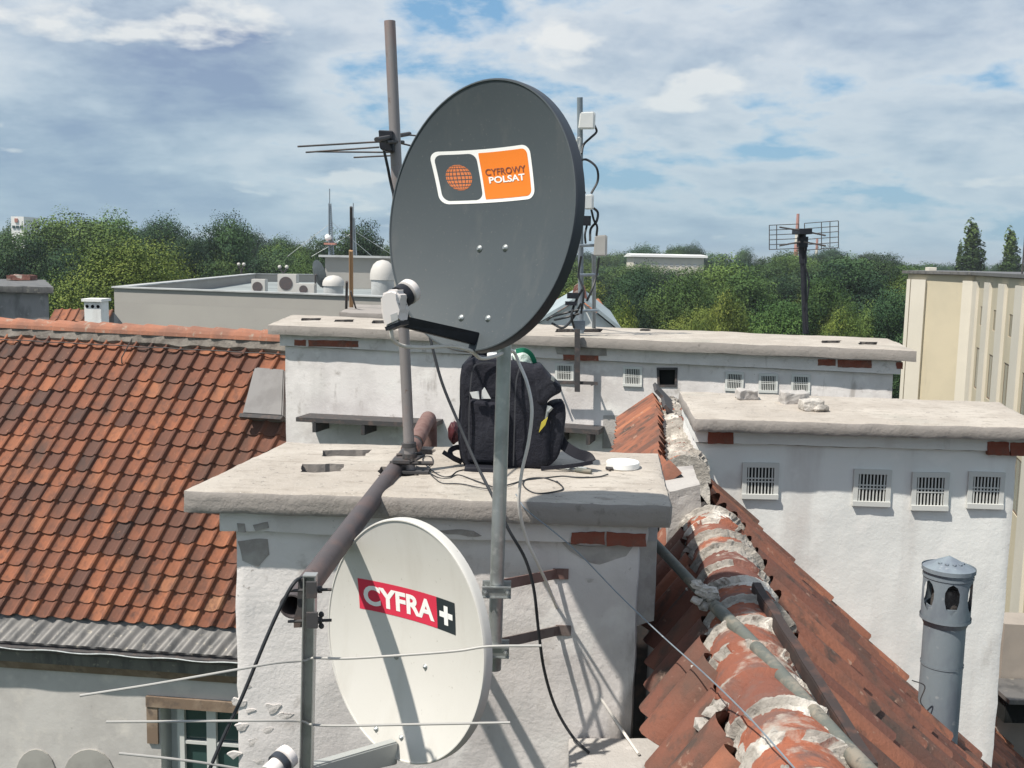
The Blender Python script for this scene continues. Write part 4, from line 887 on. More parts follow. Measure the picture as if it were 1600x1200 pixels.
# --- galvanised mast clamped to two wall brackets
zb = PY(787, 1053, 3.40).z; zt = D1.C.z + .10
ms = thing('galvanised_mast', 'shiny galvanised pole bracketed to the front of the near chimney', 'pole', mpole(zb))
bm = B(); hollow(bm, mpole(zb), mpole(zt), .0245, .0215, 28); obj('pole', bm, M['galv'], ms)
def wallpt(x, y, o=0.0): return PP(x, y, pN, nN) + nN * o
for (yc, wx, wy) in ((921, 868, 896), (1014, 872, 984)):
    c = mpole(PY(789, yc, 3.44).z); wp = wallpt(wx, wy); bm = B()
    # folded flat arm from the mast to the wall
    p_ = c + Y_ * .04; q_ = wp + nN * .008; dr = (q_ - p_); mid = p_ + dr * .5
    fbox(bm, mid, dr * .5, dr.cross(Z_).normalized() * .003, Z_ * .019)
    fbox(bm, wp + nN * .004 + X_ * .02, X_ * .03, nN * .004, Z_ * .02)
    br = obj('wall_bracket', finish(bm), M['rustred'] if yc < 950 else M['rustgrey'], ms)
    bm = B()
    for off in (-1, 1):
        fbox(bm, c + Y_ * .030 * off, X_ * .050, Y_ * .003, Z_ * .019)
        fbox(bm, c + Y_ * .034 * off - Z_ * .018, X_ * .05, Y_ * .006, Z_ * .002); fbox(bm, c + Y_ * .034 * off + Z_ * .018, X_ * .05, Y_ * .006, Z_ * .002)
    for s_ in (-1, 1):
        tube(bm, [c + X_ * .038 * s_ - Y_ * .055, c + X_ * .038 * s_ + Y_ * .06], .004, 8)
        for o_ in (-.038, .038): tube(bm, [c + X_ * .038 * s_ + Y_ * (o_ - .004), c + X_ * .038 * s_ + Y_ * (o_ + .004)], .0085, 6)
    obj('clamp', finish(bm), M['galv'], ms)

# --- the white dish
D2 = Dish(627, 1001, 3.14, 40.5, 4, .352, .380, .06, 0)
t2 = thing('satellite_dish', 'white satellite dish with red and black sticker in front of the near chimney wall', 'satellite dish', (D2.C.x, D2.C.y, D2.C.z - .38))
D2.reflector(t2, M['dishwhite'], M['dishwhite'], .03)
k2 = [D2.uv(564, 902), D2.uv(712, 942), D2.uv(711, 993), D2.uv(564, 950)]
on2 = lambda poly: [bil(k2, x, y) for x, y in poly]
st2 = flat(D2, 'sticker', t2, [on2([(0, 0), (.79, 0), (.79, 1), (0, 1)])], .0012, M['red'])
flat(D2, 'sticker_end', st2, [on2([(.791, 0), (1, 0), (1, 1), (.791, 1)])], .0013, M['stickerblack'])
lettering(D2, 'lettering', st2, 'CYFRA', 0, 0, lambda x, y: bil(k2, .045 + .715 * x, .17 + .66 * y), .0022, M['white'], .035)
flat(D2, 'plus_sign', st2, [on2([(.872, .2), (.917, .2), (.917, .8), (.872, .8)]), on2([(.82, .42), (.8715, .42), (.8715, .60), (.82, .60)]), on2([(.9175, .42), (.97, .42), (.97, .60), (.9175, .60)])], .0022, M['white'], grid=False)
for (x, y) in ((613, 1028), (658, 1044), (597, 1136), (634, 1150)): bolt(D2, *D2.uv(x, y), t2, .007)
s_ = D2.S(-.02, -D2.b * .88, .012); s_hi, s_lo = PY(617, 1156, s_.y), PY(616, 1192, s_.y); e_hi, e_lo = PY(478, 1196, 2.72), PY(478, 1222, 2.72); wd = Vector((.6, -.6, 0)) * .02
bm = B(); hexa(bm, [s_lo - wd, s_lo + wd, e_lo + wd, e_lo - wd], [s_hi - wd, s_hi + wd, e_hi + wd, e_hi - wd]); bmesh.ops.bevel(bm, geom=list(bm.edges), offset=.004, segments=2, affect='EDGES'); obj('feed_arm', finish(bm), M['armgrey'], t2)
c = PY(438, 1192, 2.66); fd = (D2.S(0, 0) - c).normalized(); bm = B(); tube(bm, [c - fd * .05, c + fd * .01], .026, 20); tube(bm, [c + fd * .008, c + fd * .012, c + fd * .034, c + fd * .04], [.026, .034, .034, .02], 24); l2 = obj('converter', finish(bm), M['lnbwhite'], t2)
bm = B(); hollow(bm, c - fd * .012, c + fd * .007, .033, .026, 24); tube(bm, [c - Z_ * .03, lerp(e_hi, e_lo, .5)], .012, 8); obj('feed_clamp', finish(bm), M['rimdark'], t2)
bm = B(); c = D2.S(.0, -.03, -.006); wp = wallpt(640, 1010); tube(bm, [c, c - D2.n * .10, Vector((c.x + .02, wp.y - .05, c.z)), Vector((c.x + .02, wp.y + .02, c.z))], .02, 12); obj('wall_arm', finish(bm), M['armgrey'], t2)

# ------------------------------------------------------------------ the heavy pipe lying on the slab, and the leaning mast on it
zp = ZN + .042; P0 = PY(456, 948, 2.75); Pk = [P0, PZ(602, 748, zp), PZ(668, 676, zp)]
Pk = [P0, Vector((-.47, 3.8, zp)), Vector((-.425, 4.85, zp + .01))]
pt = thing('rusty_pipe', 'thick rusty pipe lying on the near slab and jutting out past its front edge', 'pipe', Pk[0])
bm = B(); hollow(bm, Pk[0], lerp(Pk[0], Pk[2], .74), .036, .031, 24); obj('pipe_run', bm, M['rust'], pt)
a, b = lerp(Pk[0], Pk[2], .735), lerp(Pk[0], Pk[2], .93); bm = B(); hollow(bm, a, b, .033, .03, 24); obj('pipe_run', bm, M['iron'], pt)
bm = B(); hollow(bm, lerp(a, b, .55), lerp(a, b, .75), .041, .032, 24); obj('coupling', bm, M['rustred'], pt)
el = [b - (b - a) * .1, b + (b - a) * .25 + Z_ * .015, b + (b - a) * .6 + Z_ * .03, b + (b - a) * .85 - Z_ * .02, b + (b - a) * .9 - Z_ * .5]
bm = B(); tube(bm, spline(el, 6), .038, 20); obj('elbow', finish(bm), M['rustred'], pt)
mb = PZ(641, 737, ZN + .002); mt_ = PY(609, 33, 4.18)
mm = thing('aerial_mast', 'tall thin leaning mast standing where the rusty pipe crosses the near slab', 'pole', mb)
bm = B(); hollow(bm, mb, mt_, .0225, .019, 20); obj('pole', bm, M['mastpole'], mm)
md_ = (mt_ - mb).normalized(); c = mb + md_ * .06; bm = B()
for z in (.0, .045): hollow(bm, c + md_ * z, c + md_ * (z + .018), .030, .0225, 20)
fbox(bm, c + Vector((-.03, -.01, -.01)), X_ * .035, Y_ * .04, Z_ * .006); tube(bm, [c + Vector((.03, -.05, 0)), c + Vector((.055, .05, 0))], .006, 8); tube(bm, [c + Vector((-.08, -.02, -.02)), c + Vector((.1, -.01, -.02))], .009, 8); tube(bm, [c + Vector((-.06, .05, 0)), c + Vector((.05, .05, .01))], .007, 8)
fbox(bm, mb + Vector((.01, 0, .006)), X_ * .07, Y_ * .05, Z_ * .005); obj('base_clamp', finish(bm), M['iron'], mm)
# small yagi aerial on the leaning mast
ya = thing('television_aerial', 'small multi-rod aerial clamped high on the leaning mast', 'antenna', PY(606, 222, 4.15)); bm = B()
q = [(591, 203), (614, 204), (615, 236), (606, 237), (593, 232), (592, 215)]; prism(bm, [PY(x, y, 4.12) for x, y in q], Y_ * .07); bmesh.ops.bevel(bm, geom=list(bm.edges), offset=.004, segments=1, affect='EDGES'); obj('junction_box', finish(bm), M['black'], ya)
bm = B(); tube(bm, [PY(588, 218, 3.9), PY(640, 209, 4.55)], .009, 8); tube(bm, [PY(604, 222, 4.06), PY(630, 222, 4.24)], .007, 8); obj('boom', finish(bm), M['iron'], ya)
for (xa, ya_, xb, yb, da, db) in ((465, 229, 602, 221, 4.0, 4.0), (478, 238, 592, 230, 4.25, 4.15), (492, 237, 612, 238, 4.4, 4.3), (553, 246, 614, 243, 4.5, 4.4), (618, 222, 652, 230, 4.3, 4.35), (618, 209, 650, 212, 4.5, 4.5)):
    bm = B(); tube(bm, [PY(xa, ya_, da), PY(xb, yb, db)], .0038, 6); obj('rod', finish(bm), M['iron'], ya)

# ------------------------------------------------------------------ upright aerial boom on the pipe's end, with its bent rods
dB = 2.70; bt, bb = PY(485, 899, dB), PY(477, 1290, dB)
ua = thing('television_aerial', 'upright channel aerial with long bent rods clamped to the end of the rusty pipe', 'antenna', bb)
bm = B(); e1 = X_; bx = (bb - bt)
for (xo, yo, hx, hy) in ((-.0155, 0, .0015, .015), (.0155, 0, .0015, .015), (0, .014, .0170, .0015)):
    fbox(bm, (bt + bb) / 2 + X_ * xo + Y_ * yo, X_ * hx, Y_ * hy, bx / 2)
fbox(bm, bt + Z_ * .002, X_ * .018, Y_ * .016, Z_ * .002); obj('boom', finish(bm), M['alu'], ua)
rods = [[(125, 1087, 2.55), (240, 1069, 2.58), (360, 1048, 2.62), (430, 1036, 2.66), (476, 1032, 2.70)], [(491, 1028, 2.70), (540, 1029, 2.70), (640, 1023, 2.7), (715, 1017, 2.7), (765, 1010, 2.7), (846, 1009, 2.7)],
        [(166, 1128, 2.6), (300, 1127, 2.63), (420, 1126, 2.66), (471, 1127, 2.70)], [(487, 1132, 2.70), (530, 1134, 2.70), (640, 1132, 2.7), (797, 1129, 2.7)],
        [(186, 1177, 2.58), (280, 1187, 2.6), (360, 1199, 2.64), (474, 1222, 2.7)], [(488, 1226, 2.7), (640, 1240, 2.7)]]
for k in range(3):
    pts_ = [PY(*p) for p in rods[2 * k]] + [PY(*p) for p in rods[2 * k + 1]]; bm = B(); tube(bm, spline(pts_, 5), .0036, 8); obj('rod', finish(bm), M['rodgrey'], ua)
bm = B(); prism(bm, [PY(x, y, 2.735) for x, y in ((466, 906), (476, 903), (476, 980), (459, 981), (459, 965), (464, 950))], Y_ * .03); prism(bm, [PY(x, y, 2.66) for x, y in ((478, 910), (494, 910), (494, 935), (478, 935))], Y_ * .01); prism(bm, [PY(x, y, 2.66) for x, y in ((478, 958), (496, 958), (496, 982), (478, 982))], Y_ * .01); obj('clamp_plate', finish(bm), M['iron'], ua)
for (y, wing) in ((921, 0), (969, 1)):
    bm = B(); tube(bm, [PY(450, y + 2, 2.72), PY(518, y, 2.72)], .0045, 8); tube(bm, [PY(497, y, 2.72), PY(503, y, 2.72)], .010, 10)
    if wing:
        for s_ in (-1, 1): blob(bm, PY(502, y + s_ * 9, 2.72), .008, .005, .009, 2, .1)
    obj('wing_bolt', finish(bm), M['iron'], ua)

# ------------------------------------------------------------------ cables
def cable(name, label, pts, r, mt, seg=8, n=8, group=None):
    bm = B(); tube(bm, spline(pts, n), r, seg); o = obj(name, finish(bm), mt); return tag(o, label, 'cable', group)
g3 = lambda L_: [PY(*p) for p in L_]
cable('coaxial_cable', 'white cable looping from the grey dish converter down the mast and wall', g3([(611, 514, 2.89), (614, 530, 2.9), (628, 540, 2.95), (660, 543, 3.0), (705, 541, 3.08), (735, 548, 3.12), (752, 560, 3.2), (775, 556, 3.35), (800, 548, 3.52)]) +
      g3([(812, 570, 3.53), (824, 600, 3.45), (831, 640, 3.40), (826, 690, 3.40), (815, 740, 3.42), (811, 790, 3.44), (822, 840, 3.5), (840, 880, 3.55), (856, 915, 3.7), (876, 965, 3.85), (905, 1040, 3.86), (945, 1100, 3.8), (975, 1145, 3.75), (998, 1178, 3.6)]), .0058, M['cablewhite'])
cable('coaxial_cable', 'black cable running down past the backpack and mast over the near chimney front', g3([(600, 235, 4.10), (606, 262, 4.12), (614, 300, 4.15), (640, 400, 4.1), (662, 490, 4.0), (672, 528, 3.95), (690, 596, 3.9), (716, 660, 3.85), (742, 720, 3.75), (770, 776, 3.62), (795, 828, 3.58), (820, 872, 3.6), (834, 920, 3.62), (842, 990, 3.66), (851, 1050, 3.7), (868, 1105, 3.74), (894, 1150, 3.74), (920, 1176, 3.66)]), .0058, M['cableblack'])
cable('coaxial_cable', 'thick black cable hanging from the end of the rusty pipe', g3([(492, 930, 2.84), (480, 906, 2.79), (462, 908, 2.72), (440, 945, 2.7), (415, 1000, 2.68), (380, 1085, 2.66), (350, 1150, 2.64), (322, 1215, 2.62)]), .0052, M['cableblack'])
cable('steel_wire', 'thin twisted stay wire from the near slab across to the tiled ridge', g3([(806, 772, 3.76), (822, 796, 3.70), (862, 828, 3.68), (905, 865, 3.66), (968, 930, 3.6), (1034, 993, 3.35), (1100, 1052, 2.95), (1160, 1110, 2.6), (1206, 1160, 2.38), (1260, 1222, 2.2)]), .0024, M['galvdull'], 6)
zc = lambda L_, h=.005: [PZ(x, y, ZN + h) for x, y in L_]
cable('thin_wire', 'thin dark wire knotted at the foot of the leaning mast', zc([(655, 740), (668, 730), (676, 722), (674, 714), (664, 713), (661, 720), (674, 734), (690, 744), (704, 744), (716, 736), (740, 732)]), .0026, M['cableblack'], 6)
cable('thin_wire', 'thin dark wire wandering from the leaning mast to the middle of the slab front', zc([(650, 728), (664, 734), (684, 746), (702, 747), (716, 742), (740, 750), (768, 760), (778, 763)]), .0026, M['cableblack'], 6)
cable('thin_wire', 'lower thin dark wire near the front edge of the near slab', zc([(665, 733), (680, 748), (692, 755), (720, 756), (750, 762), (780, 765)]), .0022, M['cableblack'], 6)
cable('thin_wire', 'dark wire running along the slab to the white lid', zc([(778, 762), (800, 756), (822, 750), (858, 746), (880, 744), (905, 746), (935, 745), (950, 741)]), .003, M['cableblack'], 6)
cable('thin_wire', 'dark wire loop lying on the shaded part of the near slab', zc([(870, 752), (880, 763), (868, 768), (840, 771), (824, 765), (817, 755), (826, 748), (850, 747), (872, 754)]), .003, M['cableblack'], 6)
# white lid with its plug, and the small tool
c = PZ(973, 731, ZN); r_ = .072; o = thing('round_lid', 'round white plastic lid on the right end of the near slab', 'lid', c)
bm = B(); tube(bm, [c + Z_ * .001, c + Z_ * .004, c + Z_ * .026, c + Z_ * .030, c + Z_ * .031], [r_ * .96, r_, r_, r_ * .95, r_ * .2], 40); obj('cover', finish(bm), M['white'], o)
bm = B(); tube(bm, [c + Vector((-.078, -.05, .008)), c + Vector((-.05, -.06, .008))], .007, 8); tube(bm, [c + Vector((-.066, -.04, .006)), c + Vector((-.066, -.075, .006))], .005, 8); obj('plug', finish(bm), M['iron'], o)
a, b = PZ(868, 730, ZN + .008), PZ(924, 737, ZN + .008); o = thing('hand_tool', 'slim grey tool lying on the slab between backpack and white lid', 'tool', a)
bm = B(); tube(bm, [a, lerp(a, b, .55)], [.006, .007], 8); tube(bm, [lerp(a, b, .2) + Vector((0, .05, 0)), lerp(a, b, .9) + Vector((0, .05, 0))], .007, 8); obj('shaft', finish(bm), M['galv'], o)
bm = B(); tube(bm, [lerp(a, b, .55), lerp(a, b, .6), b], [.007, .011, .010], 10); obj('handle', finish(bm), M['pvc'], o)

# ------------------------------------------------------------------ backpack
bp = thing('backpack', 'black backpack standing upright on the near slab behind the galvanised mast', 'backpack', PZ(790, 736, ZN))
def lump(poly, d0, d1, bev, seed, amp=.008, cuts=2, fr=7, narrow=.0):
    bm = B(); f_ = [PY(x, y, d0) for x, y in poly]; c = sum(f_, Vector()) / len(f_)
    n = len(f_); a = [bm.verts.new(p) for p in f_]; bk_ = [PY(x, y, d0) for x, y in poly]; b = [bm.verts.new(lerp(p, c, narrow) + Vector((0, d1 - d0, 0))) for p in bk_]
    bm.faces.new(a); bm.faces.new(b[::-1])
    for i in range(n): bm.faces.new((a[i], b[i], b[(i + 1) % n], a[(i + 1) % n]))
    bmesh.ops.recalc_face_normals(bm, faces=bm.faces)
    bmesh.ops.bevel(bm, geom=list(bm.edges), offset=bev, segments=3, affect='EDGES', profile=.5)
    bmesh.ops.triangulate(bm, faces=bm.faces); bmesh.ops.subdivide_edges(bm, edges=[e for e in bm.edges if e.calc_length() > .02], cuts=cuts)
    for v in bm.verts: v.co += noise.noise_vector(v.co * fr + Vector((seed, 0, 0))) * amp + noise.noise_vector(v.co * fr * 3 + Vector((seed, 0, 0))) * amp * .4
    return bm
obj('main_bag', lump([(720, 728), (716, 690), (717, 620), (718, 585), (724, 568), (738, 560), (762, 561), (800, 566), (838, 570), (850, 584), (856, 620), (860, 680), (856, 726), (845, 734), (800, 736), (740, 734)], 4.31, 4.56, .03, 1, .010), M['fabric'], bp, smooth=True)
obj('front_pocket', lump([(730, 722), (731, 626), (790, 630), (791, 726)], 4.275, 4.36, .014, 2, .006), M['fabric'], bp, smooth=True)
obj('side_pocket', lump([(846, 728), (846, 660), (851, 645), (858, 632), (876, 627), (884, 630), (883, 660), (880, 690), (872, 715), (858, 731)], 4.33, 4.47, .018, 3, .008), M['fabric'], bp, smooth=True)
obj('open_flap', lump([(830, 575), (846, 570), (860, 588), (876, 604), (876, 614), (862, 622), (850, 636), (838, 632)], 4.30, 4.42, .014, 4, .009), M['fabric'], bp, smooth=True)
obj('base_pad', lump([(726, 730), (724, 744), (782, 745), (783, 732)], 4.22, 4.32, .008, 5, .003), M['fabric2'], bp, smooth=True)
def ribbon(pts, w_, th=.004):
    sp = spline(pts, 6); bm = B(); prev = None
    for i, p in enumerate(sp):
        t = (sp[min(i + 1, len(sp) - 1)] - sp[max(i - 1, 0)]).normalized(); s_ = t.cross(Y_).normalized() * w_ / 2; nn = t.cross(s_).normalized() * th
        row = [bm.verts.new(p + a) for a in (s_ + nn, s_ - nn, -s_ - nn, -s_ + nn)]
        if prev:
            for k in range(4): bm.faces.new((prev[k], row[k], row[(k + 1) % 4], prev[(k + 1) % 4])).smooth = True
        else: bm.faces.new(row)
        prev = row
    bm.faces.new(prev[::-1]); return finish(bm)
obj('strap', ribbon(g3([(868, 672, 4.40), (880, 694, 4.36), (900, 708, 4.33), (918, 714, 4.30), (924, 722, 4.28)]), .045), M['fabric2'], bp)
obj('strap', ribbon(g3([(926, 722, 4.27), (900, 727, 4.27), (870, 730, 4.27), (845, 732, 4.27)]), .016), M['fabric2'], bp)
obj('strap', ribbon(g3([(722, 722, 4.33), (706, 714, 4.33), (704, 704, 4.34), (714, 699, 4.35), (724, 701, 4.36)]), .022), M['fabric2'], bp)
obj('strap', ribbon(g3([(720, 722, 4.33), (708, 716, 4.3), (692, 706, 4.3)]), .018), M['fabric2'], bp)
obj('strap', ribbon(g3([(722, 600, 4.29), (724, 640, 4.28), (722, 700, 4.28), (730, 726, 4.28)]), .012), M['fabric2'], bp)
obj('zip', ribbon(g3([(733, 700, 4.268), (733, 640, 4.262), (738, 580, 4.275), (750, 568, 4.29), (772, 567, 4.30)]), .006, .003), M['zipgrey'], bp)
obj('zip', ribbon(g3([(802, 728, 4.285), (804, 660, 4.275), (806, 600, 4.285), (812, 574, 4.30)]), .006, .003), M['zipgrey'], bp)
obj('buckle', lump([(862, 586), (867, 590), (866, 597), (861, 594)], 4.28, 4.29, .002, 6, .0005), M['galv'], bp)
obj('carry_handle', ribbon(g3([(738, 566, 4.40), (744, 553, 4.42), (760, 552, 4.44), (770, 562, 4.46)]), .02), M['fabric2'], bp)
for q in ([(734, 613), (748, 611), (749, 624), (738, 622)], [(753, 610), (757, 605), (767, 623), (752, 623)]):
    bm = B(); prism(bm, [PY(x, y, 4.245) for x, y in q], Y_ * .003)
    p_ = obj('folded_paper', finish(bm), M['paper']); tag(p_, 'left folded paper tucked in the front pocket of the backpack' if q[0][0] < 750 else 'pointed right folded paper tucked in the front pocket of the backpack', 'paper', 'papers in the backpack pocket')
bm = B(); prism(bm, [PY(x, y, 4.30) for x, y in ((842, 676), (846, 660), (856, 652), (852, 664))], Y_ * .02); hk = thing('screwdriver', 'yellow handled tool sticking out between the backpack and its side pocket', 'tool', PY(848, 670, 4.3)); obj('handle', finish(bm), M['yellow'], hk)
bm = B(); tube(bm, [PY(853, 656, 4.31), PY(857, 634, 4.31)], .006, 8); tube(bm, [PY(856, 643, 4.30), PY(862, 636, 4.30)], .009, 8); obj('shaft', finish(bm), M['galv'], hk)
# clear bag of white-and-green things on top of the backpack
tb = thing('plastic_bag', 'bulging white and green plastic bag on top of the backpack', 'bag', PY(815, 572, 4.42))
bm = B(); blob(bm, PY(815, 567, 4.43), .062, .062, .062, 4, .14, 2.5, 0, 2); obj('bag', bm, M['palegreen'], tb, smooth=True)
obj('green_print', ribbon(g3([(806, 549, 4.345), (818, 547, 4.35), (828, 552, 4.37), (834, 562, 4.39), (837, 574, 4.41)]), .020), M['green'], tb)
bm = B(); a = PY(781, 562, 4.40); fbox(bm, a, X_ * .055 - Z_ * .003, Y_ * .045, Z_ * .026); rough(bm, .003, 9, 3, 2, .006); cb_ = obj('white_carton', finish(bm), M['white']); tag(cb_, 'small white carton lying on the backpack left of the plastic bag', 'carton')
bm = B(); blob(bm, PY(709, 676, 5.0), .028, .05, .055, 3, .25, 3); rb = obj('wine_red_bottle', finish(bm), M['darkred'], None, True); tag(rb, 'dark red bottle-like lump standing behind the backpack beside the pipe elbow', 'bottle')

# ------------------------------------------------------------------ conduit and dark bar along the tiled ridge
cd = thing('conduit', 'grey green conduit pipe crossing the mortared tile ridge', 'pipe', PY(1100, 930, 3.7))
bm = B(); tube(bm, spline(g3([(1012, 838, 4.28), (1045, 872, 4.12), (1095, 925, 3.78), (1140, 968, 3.48)]), 6), .021, 14); obj('pipe_run', finish(bm), M['pvc'], cd)
bm = B(); tube(bm, spline(g3([(1118, 948, 3.56), (1160, 990, 3.26), (1200, 1032, 3.02), (1260, 1100, 2.72), (1330, 1178, 2.45), (1400, 1250, 2.2)]), 6), .0235, 16); obj('pipe_run', finish(bm), M['pvc'], cd)
bm = B(); 
for k in range(14): q = PY(1108 + random.gauss(0, 12), 930 + random.gauss(0, 10), 3.6); blob(bm, q, .022, .02, .016, 2, .7, 2, 0, k)
obj('mortar_knot', finish(bm), M['mortar'], cd)
ib = thing('dark_bar', 'long dark brown bar lying along the right side of the tile ridge', 'bar', PY(1250, 1040, 2.95))  # dark brown strip built as a thin bar
a, b = PY(1182, 912, 3.66), PY(1362, 1195, 2.38); dr = b - a; s_ = dr.cross(Z_).normalized(); bm = B(); fbox(bm, (a + b) / 2, dr / 2, s_ * .015, s_.cross(dr).normalized() * .006); fbox(bm, (a + b) / 2 + s_ * .014 - Z_ * .02, dr / 2, s_ * .003, Z_ * .02); rough(bm, .003, 8, 10)
obj('angle', finish(bm), M['darkbrown'], ib)
bm = B(); p = PY(1313, 1088, 3.7); rnd = random.Random(4)
pts_ = [p + Vector((rnd.gauss(0, .035), rnd.gauss(0, .05), rnd.gauss(.03, .03))) for k in range(16)]; tube(bm, spline(pts_, 5), .0035, 5); tube(bm, spline(g3([(1330, 1105, 3.6), (1350, 1130, 3.5), (1388, 1128, 3.6), (1384, 1150, 3.5), (1345, 1145, 3.5)]), 5), .003, 5)
wt = obj('wire_tangle', finish(bm), M['iron']); tag(wt, 'tangle of rusty wire lying on the right slope of the tiles', 'wire')

# ------------------------------------------------------------------ ventilation pipe with lantern cap
vp = PY(1466, 1165, 4.78); vt = PY(1477, 962, 4.78); vx = Vector((0, 0, 1)); c0 = Vector((vt.x, vt.y, vp.z - .5)); zt_ = vt.z
vpt = thing('vent_pipe', 'dull metal vent pipe with lantern cap rising from the tiles', 'vent pipe', (vt.x, vt.y, vp.z))
bm = B(); hollow(bm, c0, Vector((vt.x, vt.y, zt_ + .06)), .096, .090, 40)
for z in (zt_ - .24, zt_ - .235): tube(bm, [Vector((vt.x, vt.y, z - .003)), Vector((vt.x, vt.y, z + .003))], .099, 40, cap=False)
obj('pipe', bm, M['galvdull'], vpt)
r1 = .112; bm = B(); H0, H1 = zt_ - .005, zt_ + .235; no = 6; zl_ = [0, .10, .18, .30, .45, .62, .74, .80, 1.0]; wz = [0, 0, .0, .20, .27, .27, .17, 0, 0]
def cyl(an, z, r=r1): return Vector((vt.x + math.cos(an) * r, vt.y + math.sin(an) * r, lerp(H0, H1, z)))
for k in range(no):
    a0 = 2 * math.pi * (k + .32) / no; a1 = 2 * math.pi * (k + 1.32) / no; ns = 8
    for i in range(len(zl_) - 1):
        for s in range(ns):
            def e_(i_, s_): return cyl(lerp(a0 + wz[i_] * 1.1, a1 - wz[i_] * 1.1, s_ / ns), zl_[i_])
            q = [e_(i, s), e_(i, s + 1), e_(i + 1, s + 1), e_(i + 1, s)]; bm.faces.new([bm.verts.new(v) for v in q])
bmesh.ops.remove_doubles(bm, verts=bm.verts, dist=.0005)
for (z, rr, hh) in ((.0, .117, .008), (.86, .116, .006), (1.0, .122, .010), (.93, .115, .003)):
    tube(bm, [cyl(0, z, 0) - Z_ * hh, cyl(0, z, 0) + Z_ * hh], rr, 40, cap=False)
tube(bm, [cyl(0, 0, 0) - Z_ * .035, cyl(0, 0, 0)], [.099, .114], 40, cap=False)
obj('lantern', bm, M['galvdull'], vpt, smooth=True)
bm = B(); tube(bm, [cyl(0, 1, 0) + Z_ * .004, cyl(0, 1, 0) + Z_ * .055, cyl(0, 1, 0) + Z_ * .062], [.120, .018, .004], 24, cap=False)
for k in range(5): an = 3.6 + k * .55; blob(bm, cyl(an, 1, .06) + Z_ * .034, .012, .012, .008, 1, .2)
obj('cone_cap', finish(bm), M['galvdull'], vpt)
bm = B(); tube(bm, [c0, Vector((vt.x, vt.y, zt_ + .14))], .070, 20); obj('inner_flue', finish(bm), M['flue'], vpt)
bm = B(); tube(bm, spline(g3([(1425, 1063, 4.66), (1445, 1072, 4.66), (1438, 1095, 4.67), (1446, 1112, 4.67), (1432, 1128, 4.66)]), 5), .003, 5); obj('tie_wire', finish(bm), M['iron'], vpt)
bm = B(); 
for k in range(60):
    q = PY(1470 + random.gauss(30, 38), 1172 + random.gauss(0, 10) + 0, 4.7); v = (q.x - cx(q.y) - .11) / DR; q = PRS(q.y - .8, v) + nrm_r * .04; blob(bm, q, random.uniform(.01, .04), .02, .014, 1, .7, 2, 0, k)
r_ = obj('mortar_rubble', finish(bm), M['mortar']); tag(r_, 'pale mortar crumbs around the foot of the vent pipe', 'rubble', None, 'stuff')

# ------------------------------------------------------------------ panel aerial mast and its dark bracket on the far chimney
pm0, pm1 = PZ(908, 521, ZF), PY(906, 152, 10.9)
pa = thing('panel_aerial_mast', 'grey mast with white panels and looped cables standing on the far chimney slab', 'mast', pm0)
bm = B(); tube(bm, [pm0, pm1], .03, 12); obj('pole', finish(bm), M['galvdull'], pa)
bm = B(); tube(bm, [PZ(928, 513, ZF), PY(928, 395, 11.3)], .024, 10)
for y in (384, 486, 430): tube(bm, [PY(904, y, 11.0), PY(934, y - 1, 11.3)], .016, 8)
obj('side_pole', finish(bm), M['galvdull'], pa)
for (x0, y0, x1, y1, d, sk, mtt) in ((903, 173, 928, 201, 10.75, 3, 'white'), (893, 212, 906, 248, 10.9, 8, 'white'), (912, 302, 926, 327, 10.75, 1, 'white'), (927, 366, 947, 400, 11.1, 2, 'ac')):
    bm = B(); q = [PY(x0, y1, d), PY(x1, y1, d + .03), PY(x1 + sk * .3, y0 + 1, d + .03), PY(x0 + sk, y0 + 2, d)]; prism(bm, q, Vector((.02, .07, 0))); bmesh.ops.bevel(bm, geom=list(bm.edges), offset=.012, segments=2, affect='EDGES'); obj('panel', finish(bm), M[mtt], pa)
for L_ in ([(929, 196), (932, 206), (922, 216), (912, 226), (909, 240)], [(906, 250), (918, 250), (932, 262), (934, 282), (924, 302)], [(908, 262), (908, 285), (914, 302)], [(926, 324), (934, 332), (932, 346), (923, 358), (922, 376)], [(924, 328), (928, 344), (933, 354), (932, 368)], [(913, 340), (917, 350), (914, 366), (915, 380)],
           [(908, 400), (904, 430), (912, 455), (908, 490)], [(936, 402), (932, 430), (924, 455), (917, 470)], [(904, 484), (880, 490), (862, 495), (855, 500)], [(905, 490), (884, 496), (866, 500)], [(908, 474), (896, 496), (880, 512), (862, 505)], [(910, 452), (900, 470), (893, 492), (897, 512)]):
    bm = B(); tube(bm, spline([PY(x, y, 10.85 + .05 * (k % 2)) for k, (x, y) in enumerate(L_)], 6), .013, 6); obj('cable', finish(bm), M['cableblack'], pa)
for q_ in ((917, 345, .04, .05), (895, 462, .06, .03), (892, 474, .06, .02)): bm = B(); fbox(bm, PY(q_[0], q_[1], 10.88), X_ * q_[2], Y_ * .04, Z_ * q_[3]); obj('clamp', finish(bm), M['black'], pa)
bm = B(); fbox(bm, PY(905, 508, 11), X_ * .06, Y_ * .05, Z_ * .05); obj('foot', finish(bm), M['galvdull'], pa)
ir = thing('iron_bracket', 'dark iron upright and crossbar fixed to the far white wall below the panel aerials', 'bracket', PY(903, 612, 9.9)); bm = B()
a, b = PP(902, 514, pF + nF * .22, nF), PP(902, 612, pF + nF * .22, nF); fbox(bm, (a + b) / 2, X_ * .028, Y_ * .02, (a - b) / 2); a, b = PP(869, 597, pF + nF * .18, nF), PP(934, 599, pF + nF * .18, nF); fbox(bm, (a + b) / 2, (b - a) / 2, Y_ * .02, Z_ * .016)
